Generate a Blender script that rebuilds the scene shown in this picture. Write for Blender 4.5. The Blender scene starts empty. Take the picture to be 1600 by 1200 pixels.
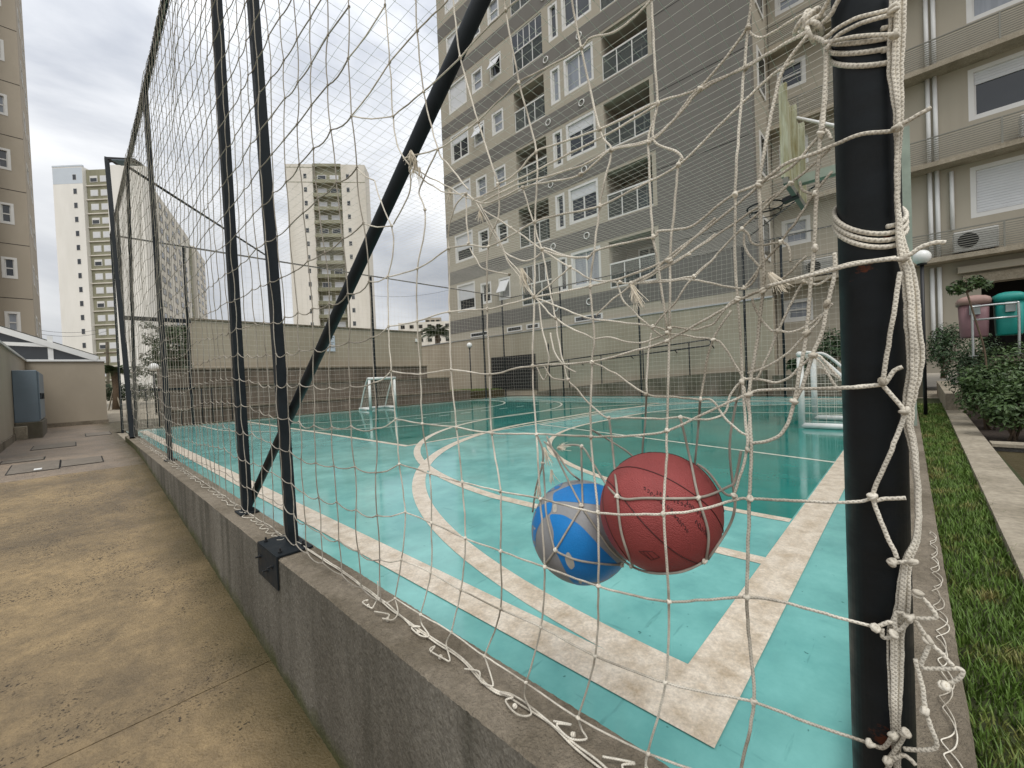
import bpy, bmesh, math, random
from mathutils import Vector, Matrix, noise
random.seed(7)
rnd = random.random
def U(a, b): return a + (b - a) * rnd()
scene = bpy.context.scene

# ---------------------------------------------------------------- camera
HC = 0.91                       # lens height above the court floor (court floor is z = 0)
F = 652.0                       # focal length in pixels of a 1600 px wide picture
CX = Vector((0.6886, -0.7239, -0.0422))      # camera right in world axes
CD = Vector((-0.0411, 0.0190, -0.9990))      # camera down
CF = Vector((0.7240, 0.6896, -0.0167))       # camera forward
cam = bpy.data.objects.new('camera', bpy.data.cameras.new('camera'))
scene.collection.objects.link(cam)
cam.data.sensor_width = 36.0
cam.data.lens = 36.0 * F / 1600.0
cam.data.clip_start = 0.02
cam.data.clip_end = 2000.0
rm = Matrix((CX, -CD, -CF)).transposed()
cam.matrix_world = Matrix.Translation((0, 0, HC)) @ rm.to_4x4()
scene.camera = cam
scene.render.resolution_x, scene.render.resolution_y = 1024, 768

# ---------------------------------------------------------------- sky, sun, exposure
world = bpy.data.worlds.new('World'); scene.world = world; world.use_nodes = True
SUN_EL, SUN_AZ = math.radians(58), math.radians(215)
nt = world.node_tree; nt.nodes.clear()
def N(t, **kw):
    n = nt.nodes.new(t)
    for k, v in kw.items(): setattr(n, k, v)
    return n
L = lambda a, b: nt.links.new(a, b)
wo = N('ShaderNodeOutputWorld'); bg = N('ShaderNodeBackground')
sky = N('ShaderNodeTexSky', sky_type='NISHITA'); sky.sun_disc = False
sky.sun_elevation = SUN_EL; sky.sun_rotation = SUN_AZ; sky.air_density = 1.0; sky.dust_density = 3.0
tc = N('ShaderNodeTexCoord'); mp = N('ShaderNodeMapping'); mp.inputs['Scale'].default_value = (1.0, 1.0, 2.2)
nz = N('ShaderNodeTexNoise'); nz.inputs['Scale'].default_value = 2.0; nz.inputs['Detail'].default_value = 7; nz.inputs['Roughness'].default_value = 0.52
nz.inputs['Distortion'].default_value = 0.5
rp = N('ShaderNodeValToRGB'); rp.color_ramp.elements[0].position = 0.36; rp.color_ramp.elements[1].position = 0.62
rp.color_ramp.elements[0].color = (4.5, 4.8, 5.4, 1); rp.color_ramp.elements[1].color = (9.7, 9.8, 9.9, 1)
L(tc.outputs['Generated'], mp.inputs['Vector']); L(mp.outputs[0], nz.inputs['Vector']); L(nz.outputs['Fac'], rp.inputs[0])
sx = N('ShaderNodeSeparateXYZ'); L(tc.outputs['Generated'], sx.inputs[0])
ma = N('ShaderNodeMath', operation='MULTIPLY_ADD'); ma.use_clamp = False; L(sx.outputs[2], ma.inputs[0]); ma.inputs[1].default_value = 1.25; ma.inputs[2].default_value = 0.62
mxm = N('ShaderNodeMath', operation='MAXIMUM'); L(ma.outputs[0], mxm.inputs[0]); mxm.inputs[1].default_value = 0.45
vm = N('ShaderNodeVectorMath', operation='SCALE'); L(rp.outputs[0], vm.inputs[0]); L(mxm.outputs[0], vm.inputs['Scale'])
mix = N('ShaderNodeMix', data_type='RGBA'); mix.inputs[0].default_value = 0.93      # thick cloud cover over the clear sky
L(sky.outputs[0], mix.inputs[6]); L(vm.outputs[0], mix.inputs[7])
L(mix.outputs[2], bg.inputs[0]); bg.inputs[1].default_value = 0.10; L(bg.outputs[0], wo.inputs[0])
sl = bpy.data.lights.new('sun', 'SUN'); sl.energy = 1.4; sl.angle = math.radians(26); sl.color = (1.0, 0.97, 0.92)
sun = bpy.data.objects.new('sun', sl); scene.collection.objects.link(sun)
sd = Vector((math.sin(SUN_AZ) * math.cos(SUN_EL), math.cos(SUN_AZ) * math.cos(SUN_EL), math.sin(SUN_EL)))
sun.rotation_euler = sd.to_track_quat('Z', 'Y').to_euler()
vs = scene.view_settings; vs.view_transform = 'Standard'; vs.look = 'None'; vs.exposure = 0.13; vs.gamma = 1.0; vs.use_curve_mapping = False
scene.render.engine = 'CYCLES'

# ---------------------------------------------------------------- helpers
def ray(px, py): return CX * (px - 800) + CD * (py - 600) + CF * F
def ax(px, py, X):                 # point of the plane x = X
    d = ray(px, py); return d * (X / d.x) + Vector((0, 0, HC))
def ay(px, py, Y):
    d = ray(px, py); return d * (Y / d.y) + Vector((0, 0, HC))
def az(px, py, Z):
    d = ray(px, py); return d * ((Z - HC) / d.z) + Vector((0, 0, HC))
def adist(px, py, D):              # point at forward distance D
    return ray(px, py) * (D / F) + Vector((0, 0, HC))

class MB:
    def __init__(s): s.v = []; s.f = []; s.uv = {}
    def add(s, vs, fs):
        o = len(s.v); s.v += [tuple(p) for p in vs]; s.f += [tuple(i + o for i in q) for q in fs]; return s
    def box(s, a, b):
        x0, y0, z0 = a; x1, y1, z1 = b
        if x0 > x1: x0, x1 = x1, x0
        if y0 > y1: y0, y1 = y1, y0
        if z0 > z1: z0, z1 = z1, z0
        return s.add([(x0,y0,z0),(x1,y0,z0),(x1,y1,z0),(x0,y1,z0),(x0,y0,z1),(x1,y0,z1),(x1,y1,z1),(x0,y1,z1)],
                     [(0,3,2,1),(4,5,6,7),(0,1,5,4),(1,2,6,5),(2,3,7,6),(3,0,4,7)])
    def bbox(s, a, b, c=0.006):        # box with chamfered upright and top edges
        x0, y0, z0 = a; x1, y1, z1 = b
        r = [(x0+c,y0),(x1-c,y0),(x1,y0+c),(x1,y1-c),(x1-c,y1),(x0+c,y1),(x0,y1-c),(x0,y0+c)]
        q = [(min(max(x, x0+c), x1-c), min(max(y, y0+c), y1-c)) for x, y in r]
        vs = [(x,y,z0) for x,y in r] + [(x,y,z1-c) for x,y in r] + [(x,y,z1) for x,y in q]
        fs = [(7,6,5,4,3,2,1,0)]
        for k in (0, 8):
            for i in range(8): fs.append((k+i, k+(i+1)%8, k+8+(i+1)%8, k+8+i))
        fs.append(tuple(range(16, 24)))
        return s.add(vs, fs)
    def bar(s, p, q, w, h, up=(0,0,1)):
        p = Vector(p); q = Vector(q); d = (q - p).normalized(); u = Vector(up)
        if abs(d.dot(u)) > .98: u = Vector((1,0,0))
        r = d.cross(u).normalized() * (w/2); t = r.normalized().cross(d) * (h/2)
        vs = [p-r-t, p+r-t, p+r+t, p-r+t, q-r-t, q+r-t, q+r+t, q-r+t]
        return s.add(vs, [(0,1,2,3),(7,6,5,4),(0,4,5,1),(1,5,6,2),(2,6,7,3),(3,7,4,0)])
    def tube(s, pts, r, n=6, cap=True, closed=False):
        pts = [Vector(p) for p in pts]; m = len(pts); rs = r if isinstance(r, (list, tuple)) else [r]*m
        o = len(s.v); ref = None; ln = 0.0
        for i, p in enumerate(pts):
            a = pts[i-1] if (i > 0 or closed) else p; b = pts[(i+1) % m] if (i < m-1 or closed) else p
            d = (b - a)
            if d.length < 1e-9: d = Vector((0,0,1))
            d.normalize()
            if ref is None:
                ref = Vector((0,0,1)) if abs(d.z) < .9 else Vector((1,0,0))
            e = ref - d * ref.dot(d)
            if e.length < 1e-6: e = d.orthogonal()
            e.normalize(); ref = e; g = d.cross(e)
            if i: ln += (p - pts[i-1]).length
            for k in range(n):
                t = 2*math.pi*k/n
                s.v.append(tuple(p + e*(math.cos(t)*rs[i]) + g*(math.sin(t)*rs[i])))
                s.uv[len(s.v)-1] = (k/n, ln)
        for i in range(m if closed else m-1):
            for k in range(n):
                a = o + i*n; b = o + ((i+1) % m)*n
                s.f.append((a+k, a+(k+1)%n, b+(k+1)%n, b+k))
        if cap and not closed:
            s.f.append(tuple(o+k for k in range(n))[::-1]); s.f.append(tuple(o+(m-1)*n+k for k in range(n)))
        return s
    def lathe(s, prof, c=(0,0,0), n=16):
        o = len(s.v); c = Vector(c)
        for r, z in prof:
            for k in range(n):
                t = 2*math.pi*k/n; s.v.append((c.x+r*math.cos(t), c.y+r*math.sin(t), c.z+z))
        for i in range(len(prof)-1):
            for k in range(n): s.f.append((o+i*n+k, o+i*n+(k+1)%n, o+(i+1)*n+(k+1)%n, o+(i+1)*n+k))
        s.f.append(tuple(o+k for k in range(n))[::-1]); s.f.append(tuple(o+(len(prof)-1)*n+k for k in range(n)))
        return s
    def sphere(s, c, r, n=16, m=10):
        prof = [(max(r*math.sin(math.pi*i/m), r*.01), -r*math.cos(math.pi*i/m)) for i in range(m+1)]
        return s.lathe(prof, c, n)
    def poly(s, pts): return s.add(pts, [tuple(range(len(pts)))])
    def prism(s, pts, z0, z1):
        n = len(pts)
        return s.add([(x,y,z0) for x,y in pts] + [(x,y,z1) for x,y in pts],
                     [tuple(range(n))[::-1], tuple(range(n,2*n))] + [(i,(i+1)%n,n+(i+1)%n,n+i) for i in range(n)])
    def mesh(s, name, m, smooth=False, uvs=False):
        me = bpy.data.meshes.new(name); me.from_pydata(s.v, [], s.f)
        ms = m if isinstance(m, (list, tuple)) else [m]
        for k in ms: me.materials.append(k)
        if smooth: me.polygons.foreach_set('use_smooth', [True]*len(me.polygons))
        if uvs and s.uv:
            ul = me.uv_layers.new(name='uv')
            for lp in me.loops: ul.data[lp.index].uv = s.uv.get(lp.vertex_index, (0, 0))
        me.update(); return me
    def build(s, name, m, parent=None, smooth=False, uvs=False, local=True):
        """verts are world coordinates unless the parent is rotated; they are stored relative to the parent"""
        if parent is not None and not local:
            o = base(parent); s.v = [(x-o.x, y-o.y, z-o.z) for x, y, z in s.v]
        me = s.mesh(name, m, smooth, uvs)
        return link(name, me, parent)
ORG = {}
def base(p): return ORG.get(p.name, Vector((0,0,0)))
def link(name, me, parent=None, loc=None):
    ob = bpy.data.objects.new(name, me); scene.collection.objects.link(ob)
    if parent is not None: ob.parent = parent
    if loc is not None: ob.location = loc
    return ob
def thing(name, label, cat, loc=(0,0,0), rz=0.0, group=None):
    ob = bpy.data.objects.new(name, None); scene.collection.objects.link(ob)
    ob.location = loc; ob.rotation_euler = (0,0,rz); ob['label'] = label; ob['category'] = cat; ob.empty_display_size = .2
    if group: ob['group'] = group
    ORG[ob.name] = Vector(loc)
    return ob
def tag(ob, label, cat, group=None):
    ob['label'] = label; ob['category'] = cat
    if group: ob['group'] = group
    return ob
def struct(ob, kind='structure', label=None):
    ob['kind'] = kind
    if label: ob['label'] = label
    return ob

# ---------------------------------------------------------------- materials
def mat(name, col, rough=.8, var=.12, scale=3.0, bump=0.0, bscale=60.0, metal=0.0, spec=.4, col2=None, cscale=None, lo=.42, hi=.62,
        stretch=(1,1,1), detail=6.0, nrough=.6, coord='pos', rvar=0.0, bdist=.01, trans=0.0, alpha=None, sheen=0.0):
    m = bpy.data.materials.new(name); m.use_nodes = True; t = m.node_tree; b = t.nodes['Principled BSDF']
    n = lambda k: t.nodes.new(k)
    if coord == 'pos': src = n('ShaderNodeNewGeometry').outputs['Position']
    elif coord == 'uv': src = n('ShaderNodeTexCoord').outputs['UV']
    else: src = n('ShaderNodeTexCoord').outputs['Object']
    mp = n('ShaderNodeMapping'); mp.inputs['Scale'].default_value = stretch; t.links.new(src, mp.inputs[0])
    a = n('ShaderNodeTexNoise'); a.inputs['Scale'].default_value = scale; a.inputs['Detail'].default_value = detail; a.inputs['Roughness'].default_value = nrough
    t.links.new(mp.outputs[0], a.inputs['Vector'])
    r = n('ShaderNodeMapRange'); r.inputs[1].default_value = .25; r.inputs[2].default_value = .75; r.inputs[3].default_value = 1-var; r.inputs[4].default_value = 1+var
    t.links.new(a.outputs['Fac'], r.inputs[0])
    v = n('ShaderNodeVectorMath'); v.operation = 'SCALE'; t.links.new(r.outputs[0], v.inputs['Scale'])
    if col2 is None: v.inputs[0].default_value = col
    else:
        c = n('ShaderNodeTexNoise'); c.inputs['Scale'].default_value = cscale or scale*.4; c.inputs['Detail'].default_value = 8; c.inputs['Roughness'].default_value = .65
        t.links.new(mp.outputs[0], c.inputs['Vector'])
        rr = n('ShaderNodeMapRange'); rr.inputs[1].default_value = lo; rr.inputs[2].default_value = hi; t.links.new(c.outputs['Fac'], rr.inputs[0])
        mx = n('ShaderNodeMix'); mx.data_type = 'RGBA'; mx.inputs[6].default_value = (*col, 1); mx.inputs[7].default_value = (*col2, 1)
        t.links.new(rr.outputs[0], mx.inputs[0]); t.links.new(mx.outputs[2], v.inputs[0])
    t.links.new(v.outputs[0], b.inputs['Base Color'])
    b.inputs['Roughness'].default_value = rough; b.inputs['Metallic'].default_value = metal; b.inputs['Specular IOR Level'].default_value = spec
    if rvar:
        q = n('ShaderNodeMapRange'); q.inputs[1].default_value = .35; q.inputs[2].default_value = .65; q.inputs[3].default_value = max(.02, rough-rvar); q.inputs[4].default_value = rough+rvar
        t.links.new(a.outputs['Fac'], q.inputs[0]); t.links.new(q.outputs[0], b.inputs['Roughness'])
    if bump:
        bn = n('ShaderNodeTexNoise'); bn.inputs['Scale'].default_value = bscale; bn.inputs['Detail'].default_value = 4; t.links.new(mp.outputs[0], bn.inputs['Vector'])
        bp = n('ShaderNodeBump'); bp.inputs['Strength'].default_value = bump; bp.inputs['Distance'].default_value = bdist
        t.links.new(bn.outputs['Fac'], bp.inputs['Height']); t.links.new(bp.outputs[0], b.inputs['Normal'])
    if trans: b.inputs['Transmission Weight'].default_value = trans; b.inputs['IOR'].default_value = 1.2
    if alpha is not None: b.inputs['Alpha'].default_value = alpha
    return m
M = {}
M['court'] = mat('court_turquoise', (.145,.405,.38), .09, .13, 3.0, col2=(.20,.49,.455), cscale=1.5, rvar=.08, bump=.05, bscale=9, bdist=.004, spec=.5, detail=12, nrough=.68)
M['court_dark'] = mat('court_green', (.014,.178,.150), .09, .14, 2.0, col2=(.026,.232,.198), cscale=.9, rvar=.07, bump=.05, bscale=9, bdist=.004, spec=.32, detail=12, nrough=.68)
M['line'] = mat('court_line_paint', (.69,.61,.50), .34, .38, 90, col2=(.43,.34,.235), cscale=11, lo=.40, hi=.72, bump=.25, bscale=160, bdist=.003, spec=.5, detail=10, nrough=.75)
M['thin_line'] = mat('thin_line_paint', (.70,.66,.56), .3, .1, 40, col2=(.5,.5,.42), cscale=6)
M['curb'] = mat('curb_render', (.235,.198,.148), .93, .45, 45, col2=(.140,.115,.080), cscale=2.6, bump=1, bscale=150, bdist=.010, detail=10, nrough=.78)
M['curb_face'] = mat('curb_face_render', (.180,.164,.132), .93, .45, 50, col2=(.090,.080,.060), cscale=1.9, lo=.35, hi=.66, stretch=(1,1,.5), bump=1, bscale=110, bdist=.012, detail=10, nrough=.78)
M['moss'] = mat('mossy_concrete', (.17,.145,.115), .95, .3, 4, col2=(.085,.08,.05), cscale=.9, lo=.35, hi=.65, bump=.4, bscale=60, stretch=(1,1,.5))
M['step'] = mat('weathered_step', (.20,.165,.13), .95, .28, 4, col2=(.115,.092,.068), cscale=.8, lo=.35, hi=.65, bump=.4, bscale=60, stretch=(1,1,.3))
M['beige'] = mat('beige_plaster', (.40,.345,.268), .92, .06, 1.2, col2=(.355,.305,.235), cscale=.35, bump=.35, bscale=80, bdist=.008, stretch=(1,1,.5))
M['beige_b'] = mat('beige_facade', (.385,.348,.278), .92, .07, .8, col2=(.305,.274,.217), cscale=.8, stretch=(1,1,.10), lo=.45, hi=.75)
M['gray_b'] = mat('gray_facade', (.168,.158,.141), .92, .07, .7, col2=(.132,.123,.108), cscale=.7, stretch=(1,1,.12), lo=.45, hi=.75)
M['beige_w'] = mat('boundary_wall_plaster', (.375,.325,.248), .93, .08, 1.5, col2=(.315,.27,.20), cscale=.5, stretch=(1,1,.3))
M['taupe'] = mat('taupe_facade', (.395,.345,.275), .92, .06, .7, col2=(.35,.305,.24), cscale=.3, stretch=(1,1,.4))
M['tower_w'] = mat('tower_white_render', (.76,.74,.69), .9, .05, .3, col2=(.66,.64,.58), cscale=.12, stretch=(1,1,.25), lo=.45, hi=.75)
M['tower_s'] = mat('tower_stained_render', (.68,.645,.575), .9, .10, .5, col2=(.47,.435,.365), cscale=.25, stretch=(1,1,.22), lo=.42, hi=.75)
M['tower_g'] = mat('tower_green_render', (.27,.262,.185), .9, .12, .5, col2=(.185,.18,.12), cscale=.2, stretch=(1,1,.3))
M['tower_b'] = mat('tower_blue_render', (.53,.58,.63), .9, .05, .5)
M['white'] = mat('white_paint', (.76,.76,.74), .5, .05, 3)
M['frame'] = mat('white_window_frame', (.64,.63,.60), .45, .05, 2)
M['shutter'] = mat('roller_shutter', (.60,.61,.62), .5, .05, 2)
M['glass'] = mat('window_glass', (.028,.032,.036), .06, .35, .35, spec=.7)
M['glass_c'] = mat('curtained_glass', (.25,.27,.30), .12, .3, 1.5, spec=.6, stretch=(3,3,.2))
M['rail_glass'] = mat('rail_glass', (.42,.46,.45), .08, .1, 1, trans=.9)
M['dark'] = mat('dark_interior', (.02,.019,.017), .9, .2, 2)
M['inner'] = mat('balcony_inner_wall', (.33,.295,.24), .9, .1, 1)
M['pole'] = mat('charcoal_paint', (.013,.017,.020), .58, .30, 14, bump=.10, bscale=90, bdist=.003, rvar=.1, spec=.18)
M['pole_rust'] = mat('chipped_charcoal_paint', (.013,.017,.021), .50, .3, 12, col2=(.115,.035,.018), cscale=6.0, lo=.645, hi=.665, bump=.1, bscale=70, bdist=.003, rvar=.1, spec=.3, stretch=(1,1,2.2))
M['black'] = mat('black_metal', (.014,.015,.016), .45, .2, 8)
M['rope'] = mat('braided_rope', (.70,.65,.55), .88, .22, 70, col2=(.32,.28,.215), cscale=6, lo=.44, hi=.66)
M['rope_d'] = mat('weathered_rope', (.36,.325,.27), .9, .2, 50, col2=(.23,.205,.165), cscale=6)
M['net_far'] = mat('net_twine', (.60,.56,.48), .9, .1, 5)
M['fray'] = mat('frayed_fibre', (.66,.59,.47), .9, .2, 80)
M['slat'] = mat('gray_slat', (.20,.195,.165), .55, .1, 4)
M['galv'] = mat('steel_tube', (.50,.51,.50), .32, .1, 12, metal=.75)
M['rust'] = mat('stained_backboard', (.42,.43,.31), .8, .2, 3, col2=(.25,.22,.10), cscale=2, stretch=(4,4,.6))
M['soil'] = mat('dark_soil', (.035,.024,.017), .98, .4, 20, bump=.8, bscale=50, bdist=.02)
M['turf_soil'] = mat('turf_soil', (.040,.048,.016), .98, .4, 12, bump=.6, bscale=40, bdist=.01)
M['gravelwall'] = mat('rough_gray_wall', (.13,.125,.115), .95, .25, 30, bump=.9, bscale=45, bdist=.02)
M['pale'] = mat('pale_concrete', (.345,.30,.23), .92, .3, 30, col2=(.21,.18,.13), cscale=2.4, lo=.40, hi=.70, bump=.35, bscale=110, bdist=.005)
def ground_mat(name, c1, c2, c3):
    m = mat(name, c1, .60, .42, 16, col2=c2, cscale=1.3, lo=.36, hi=.62, bump=.8, bscale=95, bdist=.008, rvar=.2, spec=.35, detail=12, nrough=.76)
    t = m.node_tree; b = t.nodes['Principled BSDF']; l = b.inputs['Base Color'].links[0]; src = l.from_socket
    g = t.nodes.new('ShaderNodeNewGeometry')
    n1 = t.nodes.new('ShaderNodeTexNoise'); n1.inputs['Scale'].default_value = 75; n1.inputs['Detail'].default_value = 5; t.links.new(g.outputs['Position'], n1.inputs['Vector'])
    n2 = t.nodes.new('ShaderNodeTexNoise'); n2.inputs['Scale'].default_value = 3.3; n2.inputs['Detail'].default_value = 4; t.links.new(g.outputs['Position'], n2.inputs['Vector'])
    r1 = t.nodes.new('ShaderNodeMapRange'); r1.inputs[1].default_value = .57; r1.inputs[2].default_value = .63; t.links.new(n1.outputs['Fac'], r1.inputs[0])
    r2 = t.nodes.new('ShaderNodeMapRange'); r2.inputs[1].default_value = .44; r2.inputs[2].default_value = .58; t.links.new(n2.outputs['Fac'], r2.inputs[0])
    mu = t.nodes.new('ShaderNodeMath'); mu.operation = 'MULTIPLY'; t.links.new(r1.outputs[0], mu.inputs[0]); t.links.new(r2.outputs[0], mu.inputs[1])
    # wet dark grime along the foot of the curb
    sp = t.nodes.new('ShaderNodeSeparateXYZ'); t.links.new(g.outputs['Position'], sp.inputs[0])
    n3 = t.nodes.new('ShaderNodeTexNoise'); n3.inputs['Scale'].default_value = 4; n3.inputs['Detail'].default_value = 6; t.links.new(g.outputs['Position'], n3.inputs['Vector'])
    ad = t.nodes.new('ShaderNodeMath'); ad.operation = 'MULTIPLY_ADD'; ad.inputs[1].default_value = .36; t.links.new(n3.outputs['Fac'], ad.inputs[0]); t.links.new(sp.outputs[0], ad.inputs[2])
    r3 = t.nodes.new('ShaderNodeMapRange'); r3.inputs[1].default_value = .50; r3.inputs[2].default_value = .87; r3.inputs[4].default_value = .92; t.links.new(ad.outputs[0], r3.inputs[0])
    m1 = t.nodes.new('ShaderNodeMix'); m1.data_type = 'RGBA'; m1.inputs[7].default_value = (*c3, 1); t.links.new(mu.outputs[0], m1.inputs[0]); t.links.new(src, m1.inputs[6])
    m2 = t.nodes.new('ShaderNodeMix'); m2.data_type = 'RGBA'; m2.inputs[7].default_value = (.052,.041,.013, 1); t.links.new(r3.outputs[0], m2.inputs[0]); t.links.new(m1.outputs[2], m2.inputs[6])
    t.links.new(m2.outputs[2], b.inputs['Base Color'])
    return m
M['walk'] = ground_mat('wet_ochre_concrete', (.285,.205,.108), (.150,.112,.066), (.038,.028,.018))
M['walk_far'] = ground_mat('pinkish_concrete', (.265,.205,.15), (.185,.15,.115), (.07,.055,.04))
M['cover'] = mat('manhole_cover', (.17,.145,.115), .8, .2, 10, bump=.3, bscale=60)
M['cabinet'] = mat('blue_gray_enamel', (.165,.205,.24), .5, .08, 3)
M['trunk'] = mat('bark', (.12,.085,.055), .95, .3, 12, bump=.6, bscale=30, bdist=.02)
M['leaf'] = mat('shrub_leaf', (.045,.085,.022), .45, .5, 9, col2=(.075,.12,.035), cscale=14, spec=.45)
M['leaf_d'] = mat('dark_leaf', (.026,.055,.020), .5, .45, 7, col2=(.05,.085,.03), cscale=9, spec=.4)
M['leaf_f'] = mat('far_leaf', (.040,.062,.022), .7, .4, 2)
M['grass'] = mat('grass_blade', (.095,.165,.024), .6, .4, 7, col2=(.30,.24,.09), cscale=4.5, lo=.52, hi=.68)
M['pink'] = mat('dusty_pink_plastic', (.23,.125,.135), .55, .10, 5)
M['pink_lid'] = mat('faded_pink_lid', (.34,.215,.185), .6, .10, 5)
M['teal'] = mat('teal_plastic', (.008,.235,.20), .5, .08, 5)
M['label_gray'] = mat('gray_sticker', (.36,.40,.39), .6, .05, 5)
M['globe'] = mat('opal_globe', (.78,.78,.75), .25, .02, 3)
M['sign'] = mat('pale_blue_sign', (.50,.56,.62), .5, .05, 3)
M['ink'] = mat('printed_ink', (.05,.06,.08), .6, .05, 3)

def braid(m, pitch=.0055):
    """plaited strands: light and dark chevrons that follow the cord"""
    t = m.node_tree; b = t.nodes['Principled BSDF']; src = b.inputs['Base Color'].links[0].from_socket
    tcn = t.nodes.new('ShaderNodeTexCoord'); sp = t.nodes.new('ShaderNodeSeparateXYZ'); t.links.new(tcn.outputs['UV'], sp.inputs[0])
    def M_(op, a, bb):
        n = t.nodes.new('ShaderNodeMath'); n.operation = op
        for i, v in enumerate((a, bb)):
            if v is None: continue
            if isinstance(v, (int, float)): n.inputs[i].default_value = v
            else: t.links.new(v, n.inputs[i])
        return n.outputs[0]
    v = M_('MULTIPLY', sp.outputs[1], 6.2832/pitch); u = M_('MULTIPLY', sp.outputs[0], 12.566)
    s1 = M_('SINE', M_('ADD', v, u), None); s2 = M_('SINE', M_('SUBTRACT', v, u), None); h = M_('MAXIMUM', s1, s2)
    r = t.nodes.new('ShaderNodeMapRange'); r.inputs[1].default_value = -.6; r.inputs[2].default_value = .7; r.inputs[3].default_value = .74; r.inputs[4].default_value = 1.08; t.links.new(h, r.inputs[0])
    vm_ = t.nodes.new('ShaderNodeVectorMath'); vm_.operation = 'SCALE'; t.links.new(src, vm_.inputs[0]); t.links.new(r.outputs[0], vm_.inputs['Scale']); t.links.new(vm_.outputs[0], b.inputs['Base Color'])
    bp = t.nodes.new('ShaderNodeBump'); bp.inputs['Strength'].default_value = .4; bp.inputs['Distance'].default_value = .001; t.links.new(h, bp.inputs['Height']); t.links.new(bp.outputs[0], b.inputs['Normal'])
M['rope_braid'] = mat('plaited_rope', (.70,.65,.55), .88, .18, 70, col2=(.27,.235,.18), cscale=4.5, lo=.44, hi=.66)
braid(M['rope_braid'])

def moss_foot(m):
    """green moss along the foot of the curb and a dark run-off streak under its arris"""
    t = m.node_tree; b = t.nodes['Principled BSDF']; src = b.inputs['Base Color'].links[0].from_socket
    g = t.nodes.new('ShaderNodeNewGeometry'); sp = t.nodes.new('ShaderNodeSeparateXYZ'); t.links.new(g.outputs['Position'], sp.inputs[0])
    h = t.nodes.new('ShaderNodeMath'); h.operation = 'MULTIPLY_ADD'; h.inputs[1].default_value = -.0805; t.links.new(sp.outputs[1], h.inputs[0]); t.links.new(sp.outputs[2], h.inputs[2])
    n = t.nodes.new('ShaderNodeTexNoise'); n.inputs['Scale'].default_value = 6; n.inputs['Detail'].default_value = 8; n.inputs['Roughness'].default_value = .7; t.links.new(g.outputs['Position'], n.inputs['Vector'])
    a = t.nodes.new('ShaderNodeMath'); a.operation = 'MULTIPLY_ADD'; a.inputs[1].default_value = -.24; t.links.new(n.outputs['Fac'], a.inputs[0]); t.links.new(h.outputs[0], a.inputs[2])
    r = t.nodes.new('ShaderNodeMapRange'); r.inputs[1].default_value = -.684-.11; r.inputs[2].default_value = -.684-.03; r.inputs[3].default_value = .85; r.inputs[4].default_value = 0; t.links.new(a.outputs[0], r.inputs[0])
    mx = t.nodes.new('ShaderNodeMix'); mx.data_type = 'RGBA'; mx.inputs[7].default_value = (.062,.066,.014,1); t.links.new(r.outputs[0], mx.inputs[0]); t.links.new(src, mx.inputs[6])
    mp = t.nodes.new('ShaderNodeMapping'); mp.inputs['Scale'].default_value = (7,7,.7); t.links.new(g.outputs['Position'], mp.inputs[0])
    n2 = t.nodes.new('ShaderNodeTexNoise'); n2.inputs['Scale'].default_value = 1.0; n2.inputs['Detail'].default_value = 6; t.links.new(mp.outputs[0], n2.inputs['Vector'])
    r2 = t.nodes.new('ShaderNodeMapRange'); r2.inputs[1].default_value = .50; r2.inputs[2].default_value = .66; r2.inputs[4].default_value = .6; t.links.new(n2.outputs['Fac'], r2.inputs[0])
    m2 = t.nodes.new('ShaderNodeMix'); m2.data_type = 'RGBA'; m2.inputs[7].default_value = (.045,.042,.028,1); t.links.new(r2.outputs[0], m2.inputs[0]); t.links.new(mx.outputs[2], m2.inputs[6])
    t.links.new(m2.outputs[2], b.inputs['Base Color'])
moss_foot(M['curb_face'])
def scuffs(m, col):
    """shoe marks and grit on the court paint"""
    t = m.node_tree; b = t.nodes['Principled BSDF']; src = b.inputs['Base Color'].links[0].from_socket
    g = t.nodes.new('ShaderNodeNewGeometry')
    prev = src
    for sc, rot, lo, hi, amt in (((3,26,1), .6, .66, .72, .35), ((30,4,1), 1.2, .67, .73, .3), ((38,38,1), 0, .70, .735, .75), ((2.2,2.2,1), .3, .50, .75, .22)):
        mp = t.nodes.new('ShaderNodeMapping'); mp.inputs['Scale'].default_value = sc; mp.inputs['Rotation'].default_value = (0,0,rot); t.links.new(g.outputs['Position'], mp.inputs[0])
        n = t.nodes.new('ShaderNodeTexNoise'); n.inputs['Scale'].default_value = 1; n.inputs['Detail'].default_value = 5; t.links.new(mp.outputs[0], n.inputs['Vector'])
        r = t.nodes.new('ShaderNodeMapRange'); r.inputs[1].default_value = lo; r.inputs[2].default_value = hi; r.inputs[4].default_value = amt; t.links.new(n.outputs['Fac'], r.inputs[0])
        mx = t.nodes.new('ShaderNodeMix'); mx.data_type = 'RGBA'; mx.inputs[7].default_value = (*col, 1); t.links.new(r.outputs[0], mx.inputs[0]); t.links.new(prev, mx.inputs[6]); prev = mx.outputs[2]
    t.links.new(prev, b.inputs['Base Color'])
scuffs(M['court'], (.035,.14,.135)); scuffs(M['court_dark'], (.01,.07,.06))
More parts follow.
